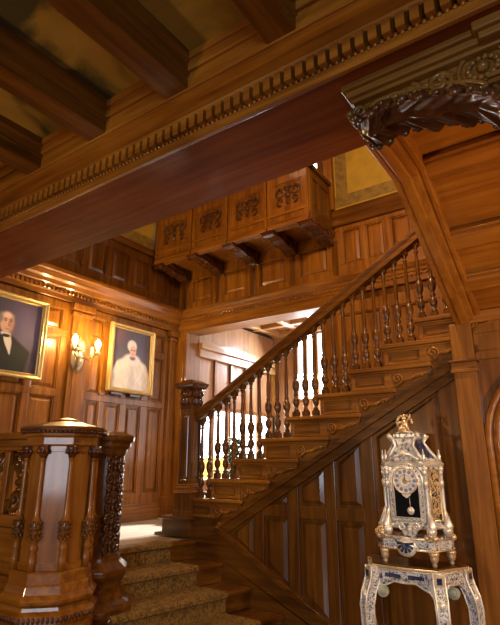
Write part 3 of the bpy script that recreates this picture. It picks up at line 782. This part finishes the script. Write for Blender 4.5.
# ------------------------------------------------------------------ portraits
def lerp(a, b, t): return tuple(x+(y-x)*t for x, y in zip(a, b))
def sm(e0, e1, x):
    t = max(0, min(1, (x-e0)/(e1-e0))); return t*t*(3-2*t)
def lin(c): return tuple((v/255/12.92 if v/255 <= .04045 else ((v/255+.055)/1.055)**2.4) for v in c)
def ell(s, t, cs, ct, rs, rt, soft=.18):
    d = math.hypot((s-cs)/rs, (t-ct)/rt); return 1-sm(1-soft, 1+soft, d)
def paint_lady(s, t):
    nz = .5+.25*math.sin(s*19+t*9+2*math.sin(t*7))*math.sin(t*13-s*5)+.15*math.sin(s*47+3*math.sin(t*17))
    c = lerp((70,60,74), (98,84,98), sm(.9, .2, t)*.6+.2*nz)
    c = lerp(c, (122,78,84), .6*ell(s, t, .08, .92, .22, .16, .8))
    wbody = .24+.24*sm(.62, .0, t)+ .10*sm(.60,.48,t)*(1 if t < .6 else 0)
    if t < .62:
        m = 1-sm(wbody-.03, wbody+.03, abs(s-.52))
        m *= 1-sm(.55, .62, t+abs(s-.52)*.35)
        fur = lerp((196,184,176), (226,216,204), nz)
        fur = lerp(fur, (170,156,152), .5*ell(s, t, .52, .2, .07, .3, .7))
        c = lerp(c, fur, m)
    c = lerp(c, (214,202,196), ell(s, t, .52, .50, .22, .10, .3))
    c = lerp(c, (94,74,76), .9*ell(s, t, .53, .53, .07, .035, .5))
    c = lerp(c, (212,200,200), ell(s, t, .50, .735, .125, .105, .2))
    c = lerp(c, (206,164,150), ell(s, t, .53, .645, .085, .10, .2))
    for ds in (-.035, .035): c = lerp(c, (86,62,62), .9*ell(s, t, .53+ds, .665, .022, .012, .5))
    c = lerp(c, (168,104,98), .8*ell(s, t, .53, .595, .025, .009, .5))
    c = lerp(c, (186,138,126), .6*ell(s, t, .535, .632, .012, .025, .5))
    c = lerp(c, (208,190,182), .8*ell(s, t, .25, .2, .08, .12, .5))
    return c
def paint_man(s, t):
    nz = .5+.5*math.sin(s*17+t*11)*math.sin(t*23-s*5)
    c = lerp((44,36,50), (92,78,112), ell(s, t, .75, .62, .45, .42, .9))
    c = lerp(c, (100,84,92), .5*ell(s, t, .75, .05, .3, .14, .8)*nz)
    sh = .54 - .55*max(0, s-.42) - .6*max(0, .42-s)
    c = lerp(c, (9,8,11), (1-sm(sh-.03, sh+.03, t))*(1-sm(.82, .9, s-.0+.25*(.3-t))))
    # shirt front
    if t < .52:
        m = (1-sm(.0, .02, abs(s-(.44+.30*(.50-t)))-.055*sm(.20, .42, t)))*sm(.20, .24, t)
        c = lerp(c, (218,206,198), m)
    c = lerp(c, (206,198,196), ell(s, t, .42, .50, .085, .035, .25))
    c = lerp(c, (206,160,136), ell(s, t, .42, .665, .115, .135, .15))
    c = lerp(c, (126,116,114), .95*ell(s, t, .315, .72, .035, .075, .5))
    c = lerp(c, (206,160,136), ell(s, t, .42, .60, .10, .085, .2))
    c = lerp(c, (168,116,96), .7*ell(s, t, .50, .63, .045, .13, .7))
    c = lerp(c, (224,190,170), .8*ell(s, t, .41, .765, .075, .045, .6))
    c = lerp(c, (150,140,138), .8*ell(s, t, .51, .73, .02, .05, .5))
    c = lerp(c, (176,160,154), .85*ell(s, t, .43, .590, .055, .016, .5))
    for ds in (-.04, .05): c = lerp(c, (70,46,40), .9*ell(s, t, .43+ds, .685, .022, .010, .5))
    for ds in (-.04, .05): c = lerp(c, (110,90,82), .85*ell(s, t, .43+ds, .710, .032, .008, .5))
    c = lerp(c, (150,96,80), .8*ell(s, t, .455, .64, .014, .035, .5))
    c = lerp(c, (150,90,80), .8*ell(s, t, .435, .567, .04, .007, .5))
    c = lerp(c, (18,16,20), ell(s, t, .43, .475, .065, .022, .25))
    return c
def portrait(name, label, y0, y1, z0, z1, fn, fw, tilt=.0):
    t = thing(name, label, 'painting', (XL+.03, (y0+y1)/2, z0), 'framed portraits on the panelled wall')
    D = XL+.045
    b = MB()
    prof = [(0,.0),(0,.045),(.012,.052),(.028,.040),(.045,.045),(fw-.008,.022),(fw,.016),(fw,.0)]
    rings = []
    for (cy, cz, sy_, sz_) in ((y0,z0,1,1),(y1,z0,-1,1),(y1,z1,-1,-1),(y0,z1,1,-1),(y0,z0,1,1)):
        rings.append([(D+d, cy+sy_*o, cz+sz_*o) for o, d in prof])
    vs = [[b.bm.verts.new(p) for p in r] for r in rings[:4]]
    n = len(prof)
    for i in range(4):
        A_, B_ = vs[i], vs[(i+1)%4]
        for j in range(n):
            k = (j+1)%n; b.bm.faces.new((A_[j], A_[k], B_[k], B_[j]))
    b.obj('frame', GILT, t)
    bm2 = bmesh.new(); NS, NTt = 90, 112
    a0, a1, b0, b1 = y0+fw-.004, y1-fw+.004, z0+fw-.004, z1-fw+.004
    lay = bm2.verts.layers.float_color.new('paint')
    g = []
    for j in range(NTt+1):
        row = []
        for i in range(NS+1):
            v = bm2.verts.new((D+.012, a0+(a1-a0)*i/NS, b0+(b1-b0)*j/NTt))
            v[lay] = (*lin(fn(i/NS, j/NTt)), 1); row.append(v)
        g.append(row)
    for j in range(NTt):
        for i in range(NS): bm2.faces.new((g[j][i], g[j][i+1], g[j+1][i+1], g[j+1][i]))
    # backing so that the canvas has thickness
    bk = [bm2.verts.new(p) for p in ((D+.002,a0,b0),(D+.002,a1,b0),(D+.002,a1,b1),(D+.002,a0,b1))]; bm2.faces.new(bk)
    off = ROOT[t.name]
    for v in bm2.verts: v.co -= off
    me = bpy.data.meshes.new('canvas'); bm2.to_mesh(me); bm2.free(); me.materials.append(CANVAS)
    o = bpy.data.objects.new('canvas', me); C.objects.link(o); o.parent = t
    return t
p2 = portrait('portrait_painting', 'gilt-framed portrait of an elderly person in white fur, right of the wall sconce', 3.655, 4.335, 2.285, 3.075, paint_lady, .05)
for y in (3.74, 4.02): MB().box(XL, XL+.05, y, y+.16, 2.25, 2.283).obj('support_block', DX, p2, .004)
p1 = portrait('portrait_painting', 'gilt-framed portrait of a man in black suit and bow tie, left of the sconce', 2.13, 2.835, 2.285, 3.075, paint_man, .055)

# ------------------------------------------------------------------ sconce
sn = thing('wall_sconce', 'two-arm brass wall sconce with lit bulbs on the pilaster between the portraits', 'sconce', (XL+.04, 3.265, 2.62))
b = MB()
b.ball((XL+.05, 3.25, 2.575), .085, 14, .35, 1, 1.75); b.ball((XL+.072, 3.25, 2.575), .058, 12, .4, 1, 1.7); b.ball((XL+.075, 3.265, 2.54), .022, 8); b.ball((XL+.08, 3.265, 2.66), .02, 8)
b.obj('backplate', BRASSDK, sn)
for s in (-1, 1):
    cx, cy = XL+.17, 3.265+s*.145
    a = MB().tube([(XL+.07, 3.265, 2.62), (XL+.09, 3.265+s*.03, 2.585), (XL+.12, 3.265+s*.075, 2.575), (XL+.15, 3.265+s*.115, 2.59), (cx, cy, 2.63)], .009, 8)
    a.lathe(cx, cy, [(.012,2.62),(.03,2.635),(.034,2.648),(.02,2.65)], 12)
    a = a.obj('arm', BRASSDK, sn)
    MB().lathe(cx, cy, [(.014,2.65),(.014,2.69),(.010,2.692)], 10).obj('candle_sleeve', CREAM, a)
    MB().lathe(cx, cy, [(.010,2.692),(.024,2.715),(.030,2.735),(.026,2.76),(.014,2.785),(.003,2.80)], 12).obj('bulb', BULB, a)
    L = bpy.data.lights.new('sconce_lamp', 'POINT'); L.energy = 26; L.color = (1, .70, .28); L.shadow_soft_size = .04
    lo = bpy.data.objects.new('sconce_lamp', L); lo.location = (cx+.055, cy+s*.02, 2.76); C.objects.link(lo)

# ------------------------------------------------------------------ console table
TORT = mottled('tortoiseshell', [(.35, (.03, .014, .006)), (.65, (.12, .06, .02))], 30, .3, coat=.4)
TX, TF = -1.10, 3.15
tb = thing('console_table', 'ivory and blue inlaid console table with scrolled legs under the clock', 'table', (TX, 3.3, 0))
def trap(w, y0, cw, dep, g=0):
    """plan: front of half-width w at y0, canted sides reaching half-width w+cw at y0+dep, then back"""
    n = 12; pts = []
    for i in range(n+1):
        a = -w+2*w*i/n; pts.append((TX+a, y0-g-.018*math.cos(a/w*PI*.5)**2))
    for i in range(1, 7):
        t = i/6; pts.append((TX+w+g*.5+cw*t, y0-g+dep*t+.02*math.sin(t*PI)))
    pts.append((TX+w+cw+g*.5, 3.40)); pts.append((TX-w-cw-g*.5, 3.40))
    for i in range(6, 0, -1):
        t = i/6; pts.append((TX-w-g*.5-cw*t, y0-g+dep*t+.02*math.sin(t*PI)))
    return pts
MB().xy(trap(.195, TF, .105, .215, .012), .925, .938).obj('top_edge', ORMOLU, tb, .003)
MB().xy(trap(.190, TF, .105, .215, .004), .938, .946).obj('table_top', TORT, tb)
# aprons with wavy lower edge
def apron(p, q, name):
    p, q = Vector(p), Vector(q); dvec = (q-p); L = dvec.length; u = dvec/L; nrm = Vector((u.y, -u.x))
    P = lambda a, z, d: (p.x+u.x*a+nrm.x*d, p.y+u.y*a+nrm.y*d, z)
    n = 24; lo = []
    for i in range(n+1):
        t = i/n; dz = .83+.030*math.cos(t*2*PI)*-1*1.0 + (.018 if abs(t-.5) < .16 else 0)*-math.cos((t-.5)/.16*PI/2)
        if t < .1 or t > .9: dz -= .02
        lo.append((L*t, dz+.012))
    poly = lo + [(L, .925), (0, .925)]
    m = MB(); m.prism(poly, lambda a, z: P(a, z, -.02), lambda a, z: P(a, z, .004)); o = m.obj(name, IVORY, tb, .002)
    m = MB(); inner = [(a*.84+L*.08, z+.022) for a, z in lo[2:-2]] ; inner = inner + [(inner[-1][0], .912), (inner[0][0], .912)]
    m.prism(inner, lambda a, z: P(a, z, .0), lambda a, z: P(a, z, .0065)); m.obj('inlay', BOULLE, o)
    m = MB(); m.tube([P(a, z, .006) for a, z in lo], .006, 6); m.tube([P(0, .918, .006), P(L, .918, .006)], .005, 6); m.obj('gilt_edge', SILVER, o)
    if L > .3:
        m = MB()
        for t in (.32, .68): m.frustum(P, L*t-.055, L*t+.055, .868, .906, .0, .009, .012)
        m.obj('navy_cartouche', NAVY, o)
fl_, frt = (TX-.19, TF), (TX+.19, TF); br, blk = (TX+.295, TF+.215), (TX-.295, TF+.215)
apron(fl_, frt, 'front_apron'); apron(frt, br, 'side_apron'); apron(blk, fl_, 'side_apron')
def leg(x, y, ox, oy, name='leg'):
    l = MB()
    zz = [.93,.88,.84,.79,.72,.62,.50,.36,.22,.12,.05,.0]
    oo = [0,.0,.012,.036,.052,.050,.028,.0,-.012,-.008,.012,.03]
    ww = [.030,.031,.031,.030,.028,.026,.024,.022,.020,.019,.022,.026]
    rings = []
    n = Vector((ox, oy)).normalized(); tt = Vector((-n.y, n.x))
    for z, o, w in zip(zz, oo, ww):
        c = Vector((x, y)) + n*o
        rings.append([(c.x+n.x*a*w+tt.x*bb_*w, c.y+n.y*a*w+tt.y*bb_*w, z) for a, bb_ in ((-1,-1),(-1,1),(1,1),(1,-1))])
    l.loft(rings); L = l.obj(name, BOULLE, tb, .004)
    g = MB()
    for s in (-1, 1):
        g.tube([(x+n.x*(o+w)+tt.x*s*w, y+n.y*(o+w)+tt.y*s*w, z) for z, o, w in zip(zz, oo, ww)], .0065, 6)
        g.tube([(x+n.x*(o-w)+tt.x*s*w, y+n.y*(o-w)+tt.y*s*w, z) for z, o, w in zip(zz, oo, ww)], .005, 6)
    c = Vector((x, y))+n*.005
    m2 = [(c.x+n.x*.033, c.y+n.y*.033)]
    g.ball((c.x+n.x*.036, c.y+n.y*.036, .70), .02, 8, 1, 1, 1.6); g.ball((x+n.x*.06, y+n.y*.06, .775), .024, 8, 1, 1, 1.3)
    g.obj('gilt_mount', SILVER, L)
    k = MB(); P = lambda a, z, d: (x+n.x*.03+tt.x*d+n.x*d*0, y+n.y*.03+tt.y*d, z)
    k.pbox(lambda a, z, d: (x+tt.x*a+n.x*(.03+d), y+tt.y*a+n.y*(.03+d), z), -.024, .024, .862, .918, -.002, .008)
    kk = k.obj('corner_block', ORMOLU, L)
    MB().pbox(lambda a, z, d: (x+tt.x*a+n.x*(.038+d), y+tt.y*a+n.y*(.038+d), z), -.014, .014, .873, .907, -.002, .004).obj('navy_panel', NAVY, kk)
leg(fl_[0], fl_[1], -.6, -.8); leg(frt[0], frt[1], .42, -.9); leg(br[0]-.02, br[1]+.02, .95, -.3); leg(blk[0]+.02, blk[1]+.02, -.95, -.3)
VOL = mottled('verdigris_ivory', [(.4, (.30,.33,.24)), (.6, (.6,.58,.45))], 20, .35)
for (x, y) in ((fl_[0]+.055, fl_[1]+.0), (br[0]-.07, br[1]-.05)):
    v = MB()
    for yy, r in ((0, .035), (.004, .028), (.008, .017)):
        v.tube([(x+ .0, y-.014-yy, .80), (x, y+.012, .80)], r, 14)
    v.obj('volute', VOL, tb, .003)

# ------------------------------------------------------------------ clock
KX, KF, KZ = -1.055, 3.165, .946
ck = thing('mantel_clock', 'ornate ivory and gilt bracket clock standing on the inlaid console table', 'clock', (KX, 3.25, KZ))
def plan(w, cw, y0, dep, z, g=0, cx=KX):
    return [(cx-w-g*.5, y0-g, z), (cx+w+g*.5, y0-g, z), (cx+w+cw+g, y0+dep, z), (cx+w+cw+g, y0+dep+.04, z), (cx-w-cw-g, y0+dep+.04, z), (cx-w-cw-g, y0+dep, z)]
GOLDIN = mottled('gilt_marquetry', [(.40, (.015, .02, .05)), (.47, (.05, .05, .06)), (.50, (.70, .52, .24)), (.70, (.80, .64, .36))], 45, .3, .2, detail=3, distort=2.2, coat=.4)
# bracket base
BXc = -1.075
def kloft(levels, name, m, bev=.002, cx=KX, parent=None):
    b = MB(); b.loft([plan(w, cw, y0, dep, z, g, cx) for (w, cw, y0, dep, z, g) in levels]); return b.obj(name, m, parent or ck, bev)
base = kloft([(.145,.075,3.17,.15,1.025,.0),(.145,.075,3.17,.15,1.035,.008),(.145,.075,3.17,.15,1.04,.0),(.145,.075,3.17,.15,1.085,-.0),(.145,.075,3.17,.15,1.09,.008),(.145,.075,3.17,.15,1.1,-.01)], 'base', BOULLE, .002, BXc)
b = MB()
PK = lambda a, z, d: (BXc+a, 3.17-d, z)
b.ball((BXc-.005, 3.168, 1.045), .062, 14, 1, .3, .9); bo = b.obj('fan_cartouche', SILVER, base)
b = MB()
for k in range(7):
    t = PI+PI*k/6; b.tube([PK(-.005, 1.065, .022), PK(-.005+.05*math.cos(t), 1.066+.052*math.sin(t), .016)], [.004,.010], 6)
b.obj('navy_fan', NAVY, bo)
b = MB()
for z in (1.03, 1.09):
    pl_ = plan(.145,.075,3.17,.15,z,.006,BXc); b.tube([pl_[5], pl_[0], pl_[1], pl_[2]], .005, 6)
for (x, y) in ((BXc-.145, 3.17), (BXc+.145, 3.17), (BXc+.21, 3.31), (BXc-.21, 3.31)):
    b.ball((x, y, 1.115), .028, 9, 1, 1, .9); b.ball((x, y, 1.145), .017, 8); b.ball((x+.022, y, 1.10), .02, 8); b.ball((x-.022, y, 1.10), .02, 8)
b.obj('base_mount', ORMOLU, base)
for (x, y) in ((BXc-.145, 3.185), (BXc+.145, 3.185), (BXc+.205, 3.325), (BXc-.205, 3.325)):
    MB().lathe(x, y, [(.010,KZ),(.016,KZ+.012),(.012,KZ+.022),(.020,KZ+.03),(.027,KZ+.05),(.024,KZ+.058),(.030,KZ+.066),(.030,KZ+.08)], 12).obj('foot', ORMOLU, ck)
# case
W, CW, Y0, DP = .118, .062, 3.185, .115
case = kloft([(W,CW,Y0,DP,1.165,0),(W,CW,Y0,DP,1.50,0)], 'case', IVORY)
kloft([(W+.005,CW,Y0,DP,1.142,-.01),(W+.01,CW,Y0,DP,1.15,0),(W+.005,CW,Y0,DP,1.165,.006),(W,CW,Y0,DP,1.17,0)], 'case_base', SILVER)
kloft([(W,CW,Y0,DP,1.495,.0),(W,CW,Y0,DP,1.503,.012),(W,CW,Y0,DP,1.515,.014),(W,CW,Y0,DP,1.53,.0)], 'case_cornice', SILVER)
PF_ = lambda a, z, d: (KX+a, Y0-d, z)
# front: arched door, dial, glass
arc = lambda w, zc, r, z0: [(-w, z0), (w, z0)] + [(r*math.cos(PI*i/16), zc+r*math.sin(PI*i/16)) for i in range(17)]
ZC = 1.415
dw = .078
MB().prism(arc(dw+.022, ZC, dw+.022, 1.185), lambda a, z: PF_(a, z, -.01), lambda a, z: PF_(a, z, .012)).obj('door_frame', BOULLE, case, .002)
MB().prism(arc(dw, ZC, dw, 1.205), lambda a, z: PF_(a, z, .0), lambda a, z: PF_(a, z, .0135)).obj('door_glass', BLACK, case)
b = MB(); ed = arc(dw, ZC, dw, 1.205); b.tube([PF_(a, z, .014) for a, z in ed+[ed[0]]], .006, 6); ed = arc(dw+.023, ZC, dw+.023, 1.185); b.tube([PF_(a, z, .012) for a, z in ed+[ed[0]]], .006, 6); b.obj('door_bead', SILVER, case)
dial = MB()
circ = [(.073*math.cos(2*PI*i/32), ZC+.073*math.sin(2*PI*i/32)) for i in range(32)]
dial.prism(circ, lambda a, z: PF_(a, z, .010), lambda a, z: PF_(a, z, .018))
dial.prism([(-.04,ZC-.055),(.04,ZC-.055),(.022,ZC-.085),(0,ZC-.10),(-.022,ZC-.085)], lambda a, z: PF_(a, z, .010), lambda a, z: PF_(a, z, .017))
dial = dial.obj('dial', ENAMEL, ck)
for i in range(12):
    t = 2*PI*i/12
    MB().prism([( .055*math.cos(t)+.011*math.cos(q), ZC+.055*math.sin(t)+.011*math.sin(q)) for q in (2*PI*j/10 for j in range(10))], lambda a, z: PF_(a, z, .017), lambda a, z: PF_(a, z, .0195)).obj('numeral_plaque', plain('blue_enamel', (.16,.18,.34), .3) if i == 0 else bpy.data.materials['blue_enamel'], dial)
b = MB(); b.tube(spiral(PF_, 0, ZC, .036, .036, 0, 2*PI, .019), .0028, 5); b.tube(spiral(PF_, 0, ZC, .074, .074, 0, 2*PI, .018), .005, 6); b.ball(PF_(0, ZC, .018), .018, 10, 1, .3, 1); b.obj('dial_ring', ORMOLU, dial)
for (ang, ln) in ((PI/2+.05, .047), (-.08, .034)):
    MB().tube([PF_(0, ZC, .022), PF_(ln*math.cos(ang), ZC+ln*math.sin(ang), .022)], [.0032,.0015], 5).obj('hand', plain('dark_hand', (.03,.015,.01), .4), dial)
b = MB(); b.tube([PF_(.016, 1.32, .0145), PF_(.018, 1.255, .0145)], .002, 5); b.ball(PF_(.018, 1.245, .014), .022, 12, 1, .25, 1); b.obj('pendulum', SILVER, ck)
# corner columns, scrolls
for (sx_, y) in ((-W, Y0), (W, Y0), (W+CW, Y0+DP), (-W-CW, Y0+DP)):
    c = MB(); x = KX+sx_
    c.lathe(x, y, [(.016,1.17),(.011,1.19),(.009,1.21),(.009,1.44),(.012,1.46),(.017,1.48),(.019,1.50)], 8)
    c.ball((x, y-.008, 1.40), .016, 8, 1, 1, 2.0); c.ball((x, y-.008, 1.46), .015, 8)
    c.lathe(x, y, [(.013,1.53),(.007,1.545),(.012,1.56),(.006,1.575),(.002,1.60)], 8)
    c.tube([(x, y-.005, 1.25), (x+.012*(1 if sx_ > 0 else -1), y-.012, 1.20), (x+.02*(1 if sx_ > 0 else -1), y-.016, 1.165), (x+.01*(1 if sx_ > 0 else -1), y-.016, 1.105)], [.010,.017,.026,.020], 8)
    c.ball((x+.012*(1 if sx_ > 0 else -1), y-.018, 1.135), .030, 10)
    c.obj('corner_mount', SILVER, case)
# side inlays on canted face
p, q = Vector((KX+W, Y0)), Vector((KX+W+CW, Y0+DP)); u = (q-p).normalized(); nr = Vector((u.y, -u.x)); L_ = (q-p).length
PSI = lambda a, z, d: (p.x+u.x*a+nr.x*d, p.y+u.y*a+nr.y*d, z)
MB().frustum(PSI, .025, L_-.025, 1.19, 1.48, 0, .005, .006).obj('side_inlay', GOLDIN, case)
b = MB(); b.tube([PSI(a, z, .005) for a, z in ((.025,1.19),(L_-.025,1.19),(L_-.025,1.48),(.025,1.48),(.025,1.19))], .005, 6); b.obj('side_bead', ORMOLU, case)
# apron under the door
b = MB(); PA_ = lambda a, z, d: (KX+a, Y0-d, z)
b.prism([(-.10,1.185),(.10,1.185),(.085,1.15),(.05,1.14),(.035,1.105),(0,1.095),(-.035,1.105),(-.05,1.14),(-.085,1.15)], lambda a, z: PA_(a, z, .0), lambda a, z: PA_(a, z, .016)); b = b.obj('apron', IVORY, case, .004)
c = MB()
for s in (-1, 1): c.tube(spiral(PA_, s*.04, 1.155, .022, .005, PI/2, PI/2-s*2.4*PI, .018), .006, 6)
c.ball(PA_(0, 1.14, .018), .018, 8, 1, .5, 1.2)
c.obj('apron_scroll', SILVER, b)
# waisted top and bell
kloft([(W-.005,CW-.01,Y0,DP,1.53,0),(W-.03,CW-.02,Y0+.01,DP,1.56,0),(W-.058,CW-.035,Y0+.02,DP-.02,1.60,0),(W-.068,CW-.045,Y0+.03,DP-.03,1.635,0),(W-.058,CW-.04,Y0+.028,DP-.03,1.66,0),(W-.05,CW-.04,Y0+.025,DP-.03,1.675,0),(W-.05,CW-.04,Y0+.025,DP-.03,1.695,0),(W-.075,CW-.05,Y0+.04,DP-.04,1.71,0)], 'waisted_top', IVORY, .003)
b = MB()
for s in (-1, 1):
    b.tube([(KX+s*(W-.01), Y0+.0, 1.535), (KX+s*(W-.035), Y0+.005, 1.575), (KX+s*(W-.062), Y0+.012, 1.62), (KX+s*(W-.052), Y0+.012, 1.66), (KX+s*(W-.03), Y0+.012, 1.68)], [.010,.011,.010,.012,.015], 8)
    b.ball((KX+s*(W-.028), Y0+.012, 1.68), .018, 8)
    b.tube([(KX+s*(W+CW-.01), Y0+DP, 1.535), (KX+s*(W+CW-.05), Y0+DP-.005, 1.585), (KX+s*(W+CW-.085), Y0+DP-.01, 1.64), (KX+s*(W+CW-.06), Y0+DP-.01, 1.685)], [.009,.011,.010,.016], 8)
b.tube([PF_(-.09, 1.535, .012), PF_(-.05, 1.56, .012), PF_(0, 1.575, .012), PF_(.05, 1.56, .012), PF_(.09, 1.535, .012)], .009, 8)
b.ball(PF_(0, 1.575, .014), .018, 8)
b.obj('top_scroll', SILVER, ck)
for sg in (-1, 1):
    b = MB(); b.hexa([(KX+sg*(W-.030), Y0+.012+.0, 1.54), (KX+sg*(W+CW-.034), Y0+DP-.006, 1.54), (KX+sg*(W+CW-.034), Y0+DP+.0, 1.54), (KX+sg*(W-.034), Y0+.02, 1.54),
            (KX+sg*(W-.052), Y0+.022, 1.66), (KX+sg*(W+CW-.095), Y0+DP-.03, 1.66), (KX+sg*(W+CW-.095), Y0+DP-.02, 1.66), (KX+sg*(W-.056), Y0+.03, 1.66)])
    b.obj('navy_side', NAVY, ck)
# figure group finial
b = MB(); fx, fy = KX+.0, Y0+.06
b.lathe(fx, fy, [(.045,1.70),(.04,1.715),(.028,1.725),(.03,1.735)], 12)
b.ball((fx, fy, 1.755), .024, 9, 1, .9, 1.2); b.ball((fx, fy, 1.79), .015, 8); 
b.tube([(fx+.01, fy, 1.77), (fx+.035, fy-.01, 1.79), (fx+.045, fy-.01, 1.815)], [.008,.007,.005], 6)
b.tube([(fx-.01, fy, 1.77), (fx-.035, fy-.01, 1.765), (fx-.045, fy-.015, 1.74)], [.008,.007,.006], 6)
b.tube([(fx+.0, fy-.01, 1.745), (fx+.025, fy-.03, 1.735), (fx+.035, fy-.03, 1.71)], [.012,.010,.007], 6)
b.tube([(fx-.0, fy-.01, 1.745), (fx-.02, fy-.035, 1.73), (fx-.03, fy-.035, 1.71)], [.012,.010,.007], 6)
for k in range(9):
    t = PI*k/8; b.ball((fx+.048*math.cos(t), fy, 1.765+.045*math.sin(t)), .010, 6)
b.obj('figure_finial', ORMOLU, ck)

# ------------------------------------------------------------------ plant in the bay
pp = thing('potted_plant', 'small bushy plant standing in the window bay behind the lower balusters', 'plant', (-3.86, 5.2, LAND))
MB().lathe(-3.86, 5.2, [(.10,LAND),(.15,LAND+.12),(.17,LAND+.30),(.18,LAND+.36),(.15,LAND+.36)], 16).obj('pot', POT, pp)
b = MB()
for i in range(90):
    t = random.uniform(0, 2*PI); r = random.uniform(.02, .26)*random.random()**.3; z = LAND+.38+random.uniform(0, .55)
    r *= 1-abs(z-LAND-.6)*.8
    M = Matrix.Rotation(random.uniform(0, PI), 3, 'Z') @ Matrix.Rotation(random.uniform(-.8, .8), 3, 'X')
    b.ball((-3.86+r*math.cos(t), 5.2+r*math.sin(t), z), .06, 6, 1, .55, .18, M)
for k in range(5): b.tube([(-3.86, 5.2, LAND+.3), (-3.86+.06*math.cos(k*1.3), 5.2+.06*math.sin(k*1.3), LAND+.8)], .012, 5)
b.obj('foliage', LEAF, pp)

# ------------------------------------------------------------------ lights
def area(name, loc, target, sx, sy, e, col, spread=PI):
    L = bpy.data.lights.new(name, 'AREA'); L.shape = 'RECTANGLE'; L.size = sx; L.size_y = sy; L.energy = e; L.color = col; L.spread = spread
    o = bpy.data.objects.new(name, L); o.location = loc
    o.rotation_euler = (Vector(target)-Vector(loc)).to_track_quat('-Z', 'Y').to_euler(); C.objects.link(o); return o
def point(name, loc, e, col, r=.1):
    L = bpy.data.lights.new(name, 'POINT'); L.energy = e; L.color = col; L.shadow_soft_size = r
    o = bpy.data.objects.new(name, L); o.location = loc; C.objects.link(o); return o
COOL = (.78, .88, 1); WARM = (1, .70, .40)
area('bay_window_light', (-3.69, 6.9, 2.98), (-3.9, 4.0, .9), .5, 1.0, 70, COOL)
area('bay_side_window_light', (-4.28, 5.95, 1.65), (-2.5, 5.6, 1.6), 1.7, .7, 90, (1, .93, .82))
area('room_window_light', (1.15, -3.6, 1.9), (-1.6, 2.6, 1.2), 1.3, 1.9, 140, COOL)
point('room_warm_fill', (-2.5, -.9, 1.7), 95, (1, .66, .34), .08)  # warm fill added out of view to brighten the coffers, pier and walls
point('hall_lamp', (1.3, 2.25, 1.75), 125, (1, .68, .36), .06)
area('bay_right_window_light', (-2.05, 6.1, 2.35), (-4.4, 5.9, 2.4), 1.4, 1.6, 28, (.94, .96, 1))
point('upper_hall_light', (-1.0, 2.7, 4.3), 175, WARM, .08)
point('stairwell_light', (-3.0, 3.0, 5.6), 10, WARM, .2)
sp = bpy.data.lights.new('sunbeam', 'SPOT'); sp.energy = 7000; sp.color = (.80, .90, 1); sp.spot_size = math.radians(13); sp.spot_blend = .5; sp.shadow_soft_size = .05
so_ = bpy.data.objects.new('sunbeam', sp); so_.location = (-3.9, 6.85, 3.3); so_.rotation_euler = (Vector((-3.95, 3.62, .88))-Vector((-3.9, 6.85, 3.3))).to_track_quat('-Z', 'Y').to_euler(); C.objects.link(so_)

w = bpy.data.worlds.new('World'); bpy.context.scene.world = w; w.use_nodes = True
bg = w.node_tree.nodes['Background']; bg.inputs[0].default_value = (1, .80, .58, 1); bg.inputs[1].default_value = .03

# ------------------------------------------------------------------ camera
cam = bpy.data.cameras.new('Camera'); cam.sensor_fit = 'HORIZONTAL'; cam.sensor_width = 36; cam.lens = 36; cam.clip_start = .05
co = bpy.data.objects.new('Camera', cam); C.objects.link(co); co.location = (0, 0, CAM_Z); co.rotation_euler = (PI/2+PITCH, 0, YAW)
S = bpy.context.scene; S.camera = co
S.view_settings.view_transform = 'Standard'; S.view_settings.look = 'None'; S.view_settings.exposure = 0; S.view_settings.gamma = 1
S.view_settings.use_curve_mapping = False
S.cycles.max_bounces = 8
